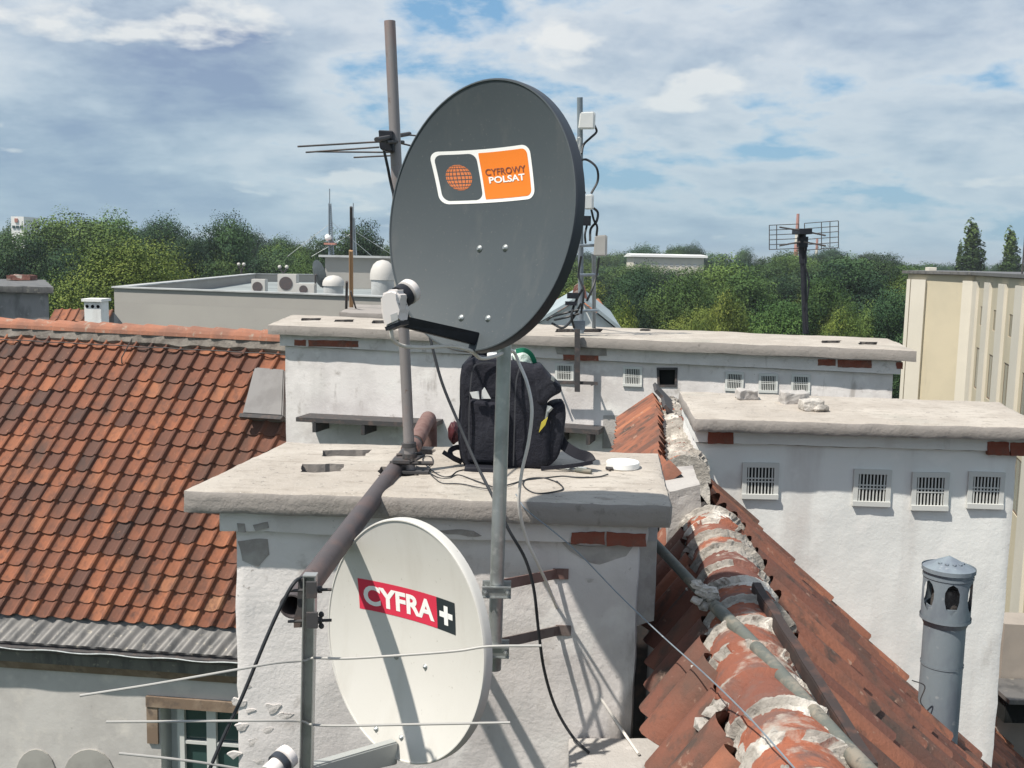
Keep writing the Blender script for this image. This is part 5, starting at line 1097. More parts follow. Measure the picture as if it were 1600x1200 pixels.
for x in (872, 930): p = PP(x, 598, pF, nF); tube(bm, [p, p + nF * .2], .012, 6)
obj('bars', finish(bm), M['iron'], ir)
# black mast with grid aerial on the far slab
m0 = PZ(1259, 522, ZF); m1 = PY(1253, 364, m0.y)
ga = thing('aerial_mast', 'black pole with wide grid television aerial on the far chimney slab', 'mast', m0); bm = B(); tube(bm, [m0, lerp(m0, m1, .75)], .034, 10); tube(bm, [lerp(m0, m1, .7), m1], .045, 10); obj('pole', finish(bm), M['black'], ga)
d_ = m0.y
for (x0, y0, x1, y1, sd_, nv) in ((1202, 352, 1248, 350, -.16, 5), (1257, 349, 1310, 345, -.10, 5)):
    bm = B(); hpx = 38 if x0 < 1250 else 42; nh = 6
    for k in range(nh):
        t = k / (nh - 1); tube(bm, [PY(x0, y0 + hpx * t, d_ + (sd_ if x0 < 1250 else 0)), PY(x1, y1 + hpx * t, d_ + (0 if x0 < 1250 else sd_))], .0045, 5)
    for k in (0, 1, nv - 1) if x0 < 1250 else (nv - 1, nv - 2, 0, 2): x = lerp(x0, x1, k / (nv - 1)); tube(bm, [PY(x, lerp(y0, y1, k / (nv - 1)), d_ - .08), PY(x, lerp(y0, y1, k / (nv - 1)) + hpx, d_ - .08)], .0055, 5)
    obj('grid_panel', finish(bm), M['iron'], ga)
for q in ([(1218, 355), (1250, 360)], [(1256, 361), (1290, 368)], [(1218, 384), (1250, 378)], [(1256, 378), (1290, 384)]): bm = B(); tube(bm, [PY(q[0][0], q[0][1], d_ - .3), PY(q[1][0], q[1][1], d_ - .3)], .010, 6); obj('dipole', finish(bm), M['iron'], ga)
bm = B(); fbox(bm, PY(1253, 362, d_ - .18), X_ * .07, Y_ * .16, Z_ * .03); tube(bm, spline([PY(x, y, d_ - .06) for x, y in ((1254, 372), (1260, 385), (1257, 410), (1264, 440), (1260, 480), (1262, 515))], 5), .010, 6); fbox(bm, PY(1254, 378, d_ - .05), X_ * .05, Y_ * .05, Z_ * .06); obj('clamp', finish(bm), M['black'], ga)

# ------------------------------------------------------------------ distant buildings
def block(name, px0, px1, ytop, d, depth, mt, label, cat='building', zb=0, rf=None):
    a, b = PY(px0, ytop, d), PY(px1, ytop + .02 * (px1 - px0), d); c = (a + b) / 2
    t = thing(name, label, cat, (c.x, c.y + depth / 2, zb)); bm = B(); z = a.z
    q = [Vector((a.x, d, zb)), Vector((b.x, d, zb)), Vector((b.x, d + depth, zb)), Vector((a.x, d + depth, zb))]
    hexa(bm, q, [Vector((p.x, p.y, z)) for p in q]); obj('wall', finish(bm), mt, t); return t, a, b
t, a, b = block('factory_building', 990, 1100, 401, 330, 20, M['creamlight'], 'long low white building showing among the far trees')
bm = B(); hexa(bm, [Vector((a.x - 1, 329, a.z + .02)), Vector((b.x + 1, 329, a.z + .02)), Vector((b.x + 1, 351, a.z + .02)), Vector((a.x - 1, 351, a.z + .02))], [Vector((a.x - 1, 329, a.z + .7)), Vector((b.x + 1, 329, a.z + .7)), Vector((b.x + 1, 340, a.z + 1.1)), Vector((a.x - 1, 340, a.z + 1.1))])
obj('roof', finish(bm), M['white'], t)
for k in range(12):
    bm = B(); x = lerp(a.x, b.x, (k + .5) / 12); box(bm, (x, 329.95, a.z - 2.4), 1.0, .12, .8); obj('window', finish(bm), M['parapet'], t)
t, a, b = block('apartment_tower', 17, 37, 338, 240, 8, M['white'], 'tiny white far building with a red spot above the left trees')
bm = B(); box(bm, (lerp(a.x, b.x, .42), 239.9, a.z - .9), .7, .25, .9); obj('red_panel', finish(bm), M['redwhite'], t)
for k in range(3):
    bm = B(); box(bm, (lerp(a.x, b.x, .2 + .3 * k), 239.9, a.z - 2.4), .6, .2, .6); obj('window', finish(bm), M['glass'], t)
for px, yt, wd, lb in ((1247, 334, 4.5, 'tall red and white smokestack behind the grid aerial'), (1277, 373, 3.5, 'short pinkish smokestack right of the tall one')):
    p = PY(px, yt, 520); t = thing('smokestack', lb, 'chimney', (p.x, p.y, 0), 'far smokestacks')
    n_ = 6
    bm = B(); bm2 = B()
    for k in range(n_):
        z0, z1 = p.z * k / n_, p.z * (k + 1) / n_; r0_, r1_ = wd / 2 * (.75 - .45 * k / n_), wd / 2 * (.75 - .45 * (k + 1) / n_)
        tube(bm if k % 2 else bm2, [(p.x, p.y, z0), (p.x, p.y, z1)], [r0_, r1_], 14)
    obj('red_bands', finish(bm), M['redwhite'], t); obj('white_bands', finish(bm2), M['creamlight'], t)

# cream building on the right
cb = thing('office_building', 'cream building with white pilasters and narrow windows at the right edge', 'building', (30, 60, 0))
dA = 60.0
A0, A1 = PY(1419, 428, dA), PY(1524, 433, 57.5); zt = A0.z; B1 = PY(1624, 441, 40.0)
A0.z = A1.z = B1.z = zt; bdir = (B1 - A1).normalized(); B1 = A1 + bdir * 26
base = [A0, A1, B1, B1 + Vector((25, 10, 0)), A0 + Vector((34, 25, 0)), A0 + Vector((9.5, 20, 0))]
bm = B(); prism(bm, base, Vector((0, 0, -zt - 0.0))); finish(bm); cw = obj('wall', bm, M['cream'], cb)
adir = (A1 - A0).normalized(); an = Vector((adir.y, -adir.x, 0)); bn = Vector((bdir.y, -bdir.x, 0))
if bn.x > 0: bn = -bn
def wallstrip(bm, o, d_, n_, s0, s1, z0, z1, pr): 
    p = o + d_ * s0; q = o + d_ * s1
    fbox(bm, (p + q) / 2 + n_ * (pr / 2) + Z_ * ((z0 + z1) / 2 - zt), (q - p) / 2, n_ * pr / 2, Z_ * (z1 - z0) / 2)
LA = (A1 - A0).length
bm = B(); wallstrip(bm, A0, adir, an, .0, .2, 0, zt - .3, .12); wallstrip(bm, A0, adir, an, .28, 1.1, 0, zt - .3, .2); wallstrip(bm, A0, adir, an, LA - .6, LA - .02, 0, zt - .3, .2); obj('pilaster', finish(bm), M['creamlight'], cb)
for k in range(6):
    bm = B(); wallstrip(bm, A1, bdir, bn, .05 + k * 4.6, 1.9 + k * 4.6, 0, zt - .3, .14); obj('pilaster', finish(bm), M['creamlight'], cb)
cuts = []; 
for k in range(5):
    s = 2.2 + k * 4.6
    for (z0, z1, w0) in ((zt - 2.6, zt - 1.6, .7), (zt - 6.0, zt - 3.8, .25), (zt - 9.6, zt - 7.3, .25)):
        p, q = A1 + bdir * (s + w0), A1 + bdir * (s + 2.2 - w0 * .6); c_ = (p + q) / 2 + Z_ * ((z0 + z1) / 2 - zt)
        bm = B(); fbox(bm, c_, (q - p) / 2, bn * .09, Z_ * (z1 - z0) / 2); cuts.append((bm, c_, (q - p) / 2, (z1 - z0) / 2))
cut(cw, [c[0] for c in cuts], M['cream'])
for (_, c_, hd, hz_) in cuts:
    bm = B(); u_ = hd.normalized()
    for s_ in (-1, 1): fbox(bm, c_ - bn * .05 + hd * s_ * .95, hd * .04, bn * .02, Z_ * hz_)
    fbox(bm, c_ - bn * .05, hd * .03, bn * .02, Z_ * hz_)
    fbox(bm, c_ - bn * .05 + Z_ * hz_ * .96, hd * .9, bn * .018, Z_ * hz_ * .04); fbox(bm, c_ - bn * .05 - Z_ * hz_ * .96, hd * .9, bn * .018, Z_ * hz_ * .04)
    wf = obj('window', finish(bm), M['trim'], cb); bm = B(); fbox(bm, c_ - bn * .045, hd * .99, bn * .01, Z_ * hz_ * .99); obj('pane', finish(bm), M['glass'], wf)
bm = B(); n_ = len(base)
q = [p + (p - sum(base, Vector()) / n_).normalized() * .35 for p in base]; prism(bm, [p + Z_ * .03 for p in q], Z_ * .16)
obj('roof_edge', finish(bm), M['zinc'], cb)
p = PY(1465, 424, 61); bm = B(); box(bm, (p.x, p.y + 1, zt + .30), .5, .5, .22); rough(bm, .01, 2, 2, 0, .03); obj('roof_vent', finish(bm), M['creamlight'], cb)
p = PY(1597, 428, 46); bm = B(); tube(bm, [(p.x, p.y, zt), (p.x, p.y, zt + 1.9)], .04, 8); obj('lightning_rod', finish(bm), M['iron'], cb)

M['beige'] = mat('beige_render', (0.33, 0.29, 0.25), 0.9, var=[(2, (0.27, 0.24, 0.21), .45, .65)])
# lean-to roof glimpsed past the right-hand chimney
dm = thing('dormer_building', 'beige wall with a dark eave showing past the right chimney at the frame edge', 'house', (5.2, 8.4, 10))
a = PY(1570, 975, 8.3); bm = B(); hexa(bm, [Vector((a.x, 8.3, 14)), Vector((a.x + 3, 8.0, 14)), Vector((a.x + 3, 8.5, 14)), Vector((a.x, 8.6, 14))], [Vector((a.x, 8.3, a.z)), Vector((a.x + 3, 8.0, a.z)), Vector((a.x + 3, 8.5, a.z)), Vector((a.x, 8.6, a.z))]); obj('wall', finish(bm), M['beige'], dm)
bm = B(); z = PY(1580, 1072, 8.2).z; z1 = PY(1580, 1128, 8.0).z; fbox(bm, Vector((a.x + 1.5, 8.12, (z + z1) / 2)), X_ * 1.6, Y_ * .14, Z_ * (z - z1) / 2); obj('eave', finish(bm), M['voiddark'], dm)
bm = B(); fbox(bm, Vector((a.x + 1.5, 8.05, z + .02)), X_ * 1.65, Y_ * .22, Z_ * .018); obj('gutter', finish(bm), M['zinc'], dm)

# big flat-roofed grey building
fb = thing('flat_roofed_building', 'long grey flat roofed building with air conditioners left of the grey dish', 'building', (-12, 50, 0))
zf = 18.75
G = [PZ(178, 448, zf), PZ(640, 464, zf), Vector((0, 0, 0)), Vector((0, 0, 0))]
G[3] = PZ(392, 427.5, zf); G[2] = PZ(640, 430, zf)
cen = sum(G, Vector()) / 4
bm = B(); hexa(bm, [Vector((p.x, p.y, 0)) for p in G], [Vector((p.x, p.y, zf - .55)) for p in G]); obj('wall', finish(bm), M['farwall'], fb)
bm = B(); Gi = [lerp(p, cen, .01) for p in G]; prism(bm, [Vector((p.x, p.y, zf - .54)) for p in Gi], Z_ * .03); obj('roof_felt', finish(bm), M['flatroof'], fb)
for i in range(4):
    a, b = G[i], G[(i + 1) % 4]; t_ = (b - a).normalized(); n_ = t_.cross(Z_) * -1
    if (cen - a).dot(n_) < 0: n_ = -n_
    bm = B(); q = [a, b, b + n_ * .3, a + n_ * .3]; hexa(bm, [Vector((p.x, p.y, zf - .549)) for p in q], [Vector((p.x, p.y, zf - .04)) for p in q]); obj('parapet', finish(bm), M['farwall'], fb)
    bm = B(); q = [a - n_ * .08 - t_ * .05, b - n_ * .08 + t_ * .05, b + n_ * .38 + t_ * .05, a + n_ * .38 - t_ * .05]; prism(bm, [Vector((p.x, p.y, zf - .039 + .002 * i)) for p in q], Z_ * .045); obj('coping', finish(bm), M['parapet'], fb)
roofz = zf - .5
a, b = PY(508, 402, 56), PY(660, 405, 56); bm = B(); q = [Vector((a.x, 56, roofz)), Vector((b.x, 56, roofz)), Vector((b.x, 62, roofz)), Vector((a.x, 62, roofz))]; hexa(bm, q, [Vector((p.x, p.y, a.z)) for p in q]); ph = obj('penthouse', finish(bm), M['farwall'], fb)
bm = B(); prism(bm, [Vector((p.x + .3 * (1 if p.x > 0 else -1), p.y + (.0 if p.y > 58 else -.3), a.z + .01)) for p in q], Z_ * .12); obj('coping', finish(bm), M['parapet'], ph)
for k, (x0, y0, x1, y1, d, lb) in enumerate([(433, 428, 463, 457, 44, 'taller square air conditioner on the grey flat roof'), (460, 443, 491, 461, 42, 'lower right air conditioner on the grey flat roof'), (392, 436, 414, 460, 46, 'leftmost small air conditioner on the grey flat roof')]):
    a, b = PY(x0, y0, d), PY(x1, y0, d); h_ = (y1 - y0) / F * d; wd = b.x - a.x
    t = thing('air_conditioner', lb, 'air conditioner', ((a.x + b.x) / 2, d + .3, roofz), 'air conditioners on the grey flat roof')
    bm = B(); fbox(bm, Vector(((a.x + b.x) / 2, d + .3, a.z - h_ / 2)), X_ * wd / 2, Y_ * .25, Z_ * h_ / 2); bmesh.ops.bevel(bm, geom=list(bm.edges), offset=.02, segments=2, affect='EDGES'); obj('casing', finish(bm), M['ac'], t)
    bm = B(); r_ = min(wd, h_) * .36; tube(bm, [((a.x + b.x) / 2 - wd * .06, d + .047, a.z - h_ * .5), ((a.x + b.x) / 2 - wd * .06, d + .03, a.z - h_ * .5)], r_, 20); obj('fan_grille', finish(bm), M['rust'], t)
    bm = B()
    for s_ in (-1, 1): fbox(bm, Vector(((a.x + b.x) / 2 + s_ * wd * .35, d + .3, (a.z - h_ + roofz) / 2)), X_ * .04, Y_ * .2, Z_ * max(.02, (a.z - h_ - roofz) / 2))
    obj('leg', finish(bm), M['iron'], t)
def rotor(px, y0, y1, wpx, d, lb):
    a = PY(px, y0, d); h_ = (y1 - y0) / F * d; r_ = wpx / 2 / F * d * .9; t = thing('roof_ventilator', lb, 'roof ventilator', (a.x, a.y, roofz), 'round roof ventilators'); bm = B()
    prof = [(1.0, 0), (1.0, .25), (.93, .5), (.75, .75), (.45, .93), (.05, 1)]; dm_h = h_ * .55
    rg = [[bm.verts.new((a.x + math.cos(2 * math.pi * k / 20) * r_ * rr, a.y + math.sin(2 * math.pi * k / 20) * r_ * rr, a.z - dm_h + dm_h * z)) for k in range(20)] for rr, z in prof]
    for i in range(5):
        for k in range(20): bm.faces.new((rg[i][k], rg[i][(k + 1) % 20], rg[i + 1][(k + 1) % 20], rg[i + 1][k])).smooth = True
    bm.faces.new(rg[-1]); bm.faces.new(rg[0][::-1]); obj('hood', finish(bm), M['ac'], t)
    bm = B(); tube(bm, [(a.x, a.y, roofz), (a.x, a.y, a.z - dm_h + .01)], r_ * .9, 20); obj('duct', finish(bm), M['parapet'], t)
rotor(598, 406, 462, 44, 41, 'tall white domed ventilator right of the wooden pole')
rotor(521, 430, 460, 38, 42, 'squat white domed ventilator with shallow hood')
# satellite dish on the flat roof, seen from behind
p = PY(499, 428, 43); t = thing('rooftop_dish', 'dark grey satellite dish on the flat roof behind the squat ventilator', 'satellite dish', (p.x, p.y, roofz)); bm = B()
dd = Vector((.75, .6, .25)).normalized(); sx = dd.cross(Z_).normalized(); sz_ = sx.cross(dd); rg = []
for rr, dp in ((0.02, .14), (.5, .1), (.85, .03), (1, 0), (1, -.02), (.8, .0), (.4, .08), (.02, .12)): rg.append([bm.verts.new(p - dd * dp + sx * math.cos(.3927 * k) * .55 * rr + sz_ * math.sin(.3927 * k) * .6 * rr) for k in range(16)])
for i in range(7):
    for k in range(16): bm.faces.new((rg[i][k], rg[i][(k + 1) % 16], rg[i + 1][(k + 1) % 16], rg[i + 1][k]))
obj('reflector', finish(bm), M['darkpaint'], t); bm = B(); tube(bm, [p + dd * -.1, p - dd * .2, (p.x - .15, p.y, roofz)], .04, 8); obj('stand', finish(bm), M['iron'], t)
# globe lamps on the parapet
for (px_s, y, dist, lb) in (((437, 448), 417, 62, 'twin white globe lamp above the far parapet'), ((373, 381), 413, 66, 'small twin globe lamp at the far left parapet')):
    ps = [PY(x, y, dist) for x in px_s]; c = (ps[0] + ps[1]) / 2; t = thing('globe_lamp', lb, 'lamp', (c.x, c.y, roofz), 'globe lamps on the far parapet'); bm = B()
    tube(bm, [(c.x, c.y, roofz), (c.x, c.y, c.z - .3)], .07, 8); tube(bm, [ps[0] - Z_ * .1, (c.x, c.y, c.z - .4), ps[1] - Z_ * .1], .06, 8); obj('post', finish(bm), M['iron'], t)
    for q in ps: bm = B(); blob(bm, q, .11, .11, .11, 3, 0); obj('globe', bm, M['ac'], t, smooth=True)
# thin masts
def lattice(px, ytop, ybase, d, wd, lb, guy=True):
    top = PY(px, ytop, d); base_ = PY(px + 2, ybase, d); t = thing('radio_mast', lb, 'mast', (base_.x, base_.y, base_.z), 'radio masts beyond the flat roof'); bm = B()
    H_ = top.z - base_.z; n_ = 26; C3 = lambda k, i: Vector((lerp(base_.x, top.x, k / n_) + math.cos(2.09 * i) * wd * (1 - .6 * k / n_), base_.y + math.sin(2.09 * i) * wd * (1 - .6 * k / n_), base_.z + H_ * k / n_))
    for i in range(3):
        tube(bm, [C3(0, i), C3(n_, i)], .035, 5)
        for k in range(n_): tube(bm, [C3(k, i), C3(k + 1, (i + 1) % 3)], .022, 4)
    tube(bm, [top, top + Z_ * .8], .03, 5); obj('lattice', finish(bm), M['galvdull'], t)
    if guy:
        bm = B()
        for s_ in (-1, 1): tube(bm, [C3(n_ * 2 // 3, 0), Vector((base_.x + s_ * 2.4, base_.y, base_.z))], .012, 4)
        obj('guy_wire', finish(bm), M['galv'], t)
    return t, top, base_
t, top, base_ = lattice(515, 318, 402, 57, .16, 'lattice radio mast with a small white globe left of the wooden pole')
p = PY(513, 371, 57); bm = B(); blob(bm, p, .2, .2, .2, 2, 0); obj('beacon', bm, M['white'], t, smooth=True)
bm = B(); fbox(bm, PY(516, 381, 57), X_ * .3, Y_ * .3, Z_ * .05); obj('platform', finish(bm), M['redwhite'], t)
lattice(552, 340, 402, 57.5, .12, 'thin pale lattice mast just right of the wooden pole')
# dark slab chimney with wooden pole behind the far chimney
zs = 19.2; Qs = [PZ(529, 487, zs), PZ(700, 493, zs), PZ(690, 478, zs), PZ(553, 475, zs)]
dc = thing('brick_chimney', 'small low chimney with dark concrete cap at the foot of the wooden pole', 'chimney', (sum(Qs, Vector()) / 4).xy.to_3d() + Z_ * 10)
obj('capping_slab', quadbox(Qs, zs - .1, zs, 24, 10, 2, .01, 3, 31), M['concrete_edge'], dc); obj('wall', quadbox(inset_quad(Qs, (.2, .2, .2, .2)), 14, zs - .101, 8, 6, 6, .004), M['oldgrey'], dc)
p0, p1 = PZ(549, 480, zs), PY(548, 323, 15.3); pm = lerp(p0, p1, .58)
t = thing('aerial_pole', 'thin aerial pole, pale wood below and grey above, left of the big dish', 'pole', p0); bm = B(); tube(bm, [p0, pm], .032, 8); obj('wooden_section', finish(bm), M['wood'], t); bm = B(); tube(bm, [pm - (p1 - p0) * .05 + Y_ * .04, p1 + Y_ * .04], .022, 8); obj('steel_section', finish(bm), M['iron'], t)
bm = B(); tube(bm, [PZ(541, 482, zs), PY(542, 440, 15.3)], .02, 6); tube(bm, [PZ(556, 482, zs), PY(548, 455, 15.3)], .014, 6); obj('stay', finish(bm), M['iron'], t)
# sooty chimney at the left edge
zl = 19.25; Ql = [PZ(-60, 446, zl), PZ(84, 448, zl), PZ(70, 437, zl), PZ(-50, 434, zl)]
t = thing('brick_chimney', 'sooty grey chimney with dark cap at the left edge beyond the tiled ridge', 'chimney', (sum(Ql, Vector()) / 4).xy.to_3d() + Z_ * 10)
obj('capping_slab', quadbox(Ql, zl - .14, zl, 24, 10, 2, .014, 2, 33), M['zinc'], t); obj('wall', quadbox(inset_quad(Ql, (.15, .1, .1, .1)), 14, zl - .141, 8, 6, 6, .01), M['oldgrey'], t)
bm = B(); p = PZ(35, 438, zl); fbox(bm, p + Z_ * .07, X_ * .28, Y_ * .2, Z_ * .06); rough(bm, .02, 4, 3, 1); obj('loose_tile', finish(bm), M['ridgetile'], t)
# small white chimney with three holes
a, b = PY(125, 467, 18.6), PY(155, 468, 18.6); t = thing('small_chimney', 'small white chimney with three round holes beyond the tiled ridge', 'chimney', ((a.x + b.x) / 2, 18.9, 18)); hw2 = (b.x - a.x) / 2; c = (a + b) / 2
bm = B(); box(bm, (c.x, 18.9, a.z - .55), hw2 * 1.75, .36, 1.0); wv = obj('wall', finish(bm), M['plaster_blue'], t)
bm = B(); box(bm, (c.x, 18.9, a.z - .025), hw2 * 2.1, .46, .05); obj('cap', finish(bm), M['plaster_blue'], t)
cs = []
for k in range(3): bm = B(); x = c.x + (k - 1) * .1; tube(bm, [(x, 18.6, a.z - .14), (x, 18.85, a.z - .14)], .032, 12); cs.append(bm)
cut(wv, cs, M['voiddark'])
# orange roof between them
t = thing('tiled_house', 'sliver of orange tiled roof around the small white chimney', 'house', (PZ(130, 484, 18.8)).xy.to_3d() + Z_ * 12)
a, b = PZ(86, 484, 18.8), PZ(178, 485, 18.8); P5 = lambda u, v: lerp(a, b, u) + Vector((0, -1.2, -1.0)) * v
tile_field('roof_tiles', t, P5, Vector((0, -.6, .8)).normalized(), 7, 5, 0, 1, M['rooftile'], seed=44, bias=.25)
bm = B(); hexa(bm, [a - Z_ * 6, b - Z_ * 6, b - Z_ * 6 + Y_ * 1, a - Z_ * 6 + Y_ * 1], [a - Z_ * .04, b - Z_ * .04, b - Z_ * .6 + Y_ * 1, a - Z_ * .6 + Y_ * 1]); obj('wall', finish(bm), M['oldgrey'], t)
# pale sheet roof with orange ridge behind the panel aerials
g = thing('gabled_house', 'small gabled house with pale sheet roof and orange ridge behind the panel aerials', 'house', PZ(905, 512, 17).xy.to_3d() + Z_ * 8)
d_ = 17.0; ap = PY(905, 468, d_); le, re = PY(830, 512, d_), PY(963, 514, d_); sh = Vector((.35, 5.5, 0)); le.z = re.z = min(le.z, re.z)
bm = B(); prism(bm, [ap, le, re], Y_ * .1); q = [le, re, re + sh, le + sh]; hexa(bm, [p - Z_ * 5 for p in q], q); obj('wall', finish(bm), M['plaster_blue'], g)
bm = B()
for e_ in (le, re):
    o_ = (e_ - ap) * 1.03; nn = o_.cross(sh).normalized(); nn = nn if nn.z > 0 else -nn
    q = [ap - Y_ * .15, ap + sh, ap + sh + o_, ap - Y_ * .15 + o_]; prism(bm, [p + nn * .02 for p in q], nn * .05)
obj('roof', finish(bm), M['slate'], g)
bm = B(); K = 14
for k in range(K): pa = lerp(ap, ap + sh, k / K); tube(bm, [pa + Z_ * .03, pa + sh / K * 1.05 + Z_ * .03], [.13, .115], 10)
obj('ridge_tiles', finish(bm), M['ridgetile'], g)
p = PY(936, 468, 24); bm = B(); P6 = lambda u, v: p + Vector((-2.5 + 2.5 * u, 0, 0)) + Vector((.35 * v * u, -.7 * v, -.6 * v)); t = thing('tiled_house', 'bright orange tiled roof corner showing behind the panel aerials', 'house', (p.x, p.y, 12))
tile_field('roof_tiles', t, P6, Vector((0, -.6, .8)).normalized(), 12, 4, 0, 1, M['rooftile'], seed=45, bias=.25)
q = [P6(0, 0), P6(1, 0), P6(1, 1), P6(0, 1)]; bm = B(); hexa(bm, [Vector((v.x, v.y, 13)) for v in q], [v - Z_ * .06 for v in q]); obj('wall', finish(bm), M['housewall'], t)
# parked cars far below
for k, (px, mt, lb) in enumerate(((1030, 'carblue', 'small blue car parked on the road below the trees'), (1018, 'carred', 'dark red car parked left of the blue car'))):
    c = PZ(px, 506.5 - k * .4, 0.1); t = thing('parked_car', lb, 'car', c, 'cars parked below the trees'); bm = B()
    sec = [(-2.1, .35), (-2.1, .75), (-1.9, .85), (-1.2, .95), (-.6, 1.42), (.8, 1.45), (1.5, .98), (2.1, .9), (2.15, .4)]
    prism(bm, [c + Vector((x, -.85, z)) for x, z in sec], Y_ * 1.7); bmesh.ops.bevel(bm, geom=list(bm.edges), offset=.06, segments=2, affect='EDGES'); obj('body', finish(bm), M[mt], t)
    bm = B(); 
    for s_ in (-.86, .86): prism(bm, [c + Vector((x, s_, z)) for x, z in ((-1.0, .98), (-.55, 1.34), (.75, 1.36), (1.25, 1.0))], Y_ * (.02 if s_ > 0 else -.02))
    obj('side_window', finish(bm), M['glass'], t)
    for x in (-1.3, 1.35):
        for s_ in (-.88, .68): bm = B(); tube(bm, [c + Vector((x, s_, .33)), c + Vector((x, s_ + .2, .33))], .33, 16); obj('wheel', finish(bm), M['tyre'], t)

# ------------------------------------------------------------------ trees
def make_leaves(W_, H_, nlobes, nleaf, size, seed, shape='round'):
    rng = np.random.default_rng(seed); P = []; Nn = []; T = []
    lob = []
    for k in range(nlobes):
        if shape == 'poplar':
            z = .12 + .86 * (k + .5) / nlobes; rr = .5 * max(.01, math.sin(math.pi * (z * .80 + .14))) ** .6 * rng.uniform(.75, 1.1); an = rng.uniform(0, 6.28); q = rng.uniform(0, .45) * rr
            c = np.array([math.cos(an) * q, math.sin(an) * q, z]); s = np.array([rr * rng.uniform(.4, .8), rr * rng.uniform(.4, .8), .10])
        else:
            an = rng.uniform(0, 6.28); u = rng.uniform(0, 1) ** .6; z = rng.uniform(-.8, 1); rr = math.sqrt(max(0, 1 - z * z * .9)) * u
            c = np.array([math.cos(an) * rr * .38, math.sin(an) * rr * .38, .58 + z * .30]); sz = rng.uniform(.10, .26); s = np.array([sz * rng.uniform(.9, 1.3), sz * rng.uniform(.9, 1.3), sz * .62])
        lob.append((c, s))
    vol = np.array([s[0] * s[1] for c, s in lob]); vol /= vol.sum(); cnt = rng.multinomial(nleaf, vol)
    for (c, s), n_ in zip(lob, cnt):
        d = rng.normal(size=(n_, 3)); d /= np.linalg.norm(d, axis=1)[:, None]; rad = 1 - np.abs(rng.normal(0, .22, size=(n_, 1)))
        # ragged clumps: push groups of directions in or out
        ph = rng.uniform(0, 6.28, 3); k_ = 1 + .22 * (np.sin(d[:, 0] * 7 + ph[0]) * np.sin(d[:, 1] * 6 + ph[1]) + .6 * np.sin(d[:, 2] * 9 + ph[2]))[:, None]
        p = c + d * s * rad * k_; P.append(p); Nn.append(d + rng.normal(0, .42, size=(n_, 3))); T.append(np.full(n_, rng.uniform(.05, .95)) + rng.normal(0, .07, n_) + .15 * d[:, 2] * 0)
    P = np.concatenate(P); Nn = np.concatenate(Nn); T = np.clip(np.concatenate(T), 0, 1); ok = P[:, 2] > .06; P, Nn, T = P[ok], Nn[ok], T[ok]
    P = P * np.array([W_, W_, H_]); Nn /= np.linalg.norm(Nn, axis=1)[:, None]; n_ = len(P)
    a = np.cross(Nn, rng.normal(size=(n_, 3))); a /= np.linalg.norm(a, axis=1)[:, None]; b = np.cross(Nn, a)
    sz = size * rng.uniform(.6, 1.35, size=(n_, 1)); v = np.stack([P + a * sz, P + b * sz * .7, P - a * sz, P - b * sz * .7], 1).reshape(-1, 3)
    return v, T
TREES = []
def tree_mesh(seed, mt, W_=12, H_=20, nlobes=30, nleaf=42000, size=.12, shape='round'):
    v, T = make_leaves(W_, H_, nlobes, nleaf, size, seed, shape); n_ = len(v) // 4
    me = bpy.data.meshes.new('crown'); me.vertices.add(len(v)); me.vertices.foreach_set('co', v.astype(np.float32).ravel())
    me.loops.add(len(v)); me.loops.foreach_set('vertex_index', np.arange(len(v), dtype=np.int32)); me.polygons.add(n_)
    me.polygons.foreach_set('loop_start', np.arange(0, len(v), 4, dtype=np.int32)); me.update(calc_edges=True)
    at = me.attributes.new('tint', 'FLOAT', 'POINT'); at.data.foreach_set('value', np.repeat(T, 4).astype(np.float32)); me.materials.append(mt)
    bm = B(); rnd = random.Random(seed); tube(bm, spline([(0, 0, 0), (.15, .1, H_ * .2), (-.1, .1, H_ * .45), (.1, 0, H_ * .8)], 3), [lerp(.42, .08, k / 9) for k in range(10)], 8)
    for k in range(7):
        an = k * 2.4 + rnd.random(); z = H_ * rnd.uniform(.25, .55); q = W_ * rnd.uniform(.18, .34)
        tube(bm, [(0, 0, z), (math.cos(an) * q * .5, math.sin(an) * q * .5, z + H_ * .1), (math.cos(an) * q, math.sin(an) * q, z + H_ * .16)], [.16, .1, .04], 6)
    tm = bpy.data.meshes.new('trunk'); finish(bm).to_mesh(tm); bm.free(); tm.materials.append(M['bark']); return me, tm, W_, H_
M['leaf_bushy'] = mat('leaves_bushy', (.09, .12, .03), 0.75, tint=leafstops((.032, .060, .016), (.085, .130, .026), (.16, .20, .04)), spec=.2)
for k_ in ('leaf_mid', 'leaf_dark', 'leaf_light'): vary(M[k_], .55, 1.25)
V_ = {}
V_['mid'] = [tree_mesh(k, M['leaf_mid']) for k in (1, 2, 3, 4)]
V_['dark'] = [tree_mesh(k, M['leaf_dark']) for k in (11, 12, 13)]
V_['light'] = [tree_mesh(k, M['leaf_light']) for k in (21, 22)]
V_['bushy'] = [tree_mesh(77, M['leaf_bushy'], 12, 20, 60, 90000, .075)]
V_['poplar'] = [tree_mesh(31, M['leaf_mid'], 5, 24, 26, 12000, .22, 'poplar')]
WORDS = {'mid': 'mid green broadleaf tree', 'dark': 'dark green broadleaf tree', 'light': 'yellowish green tree', 'bushy': 'bushy green tree', 'poplar': 'slim upright poplar tree'}
LABS = {}
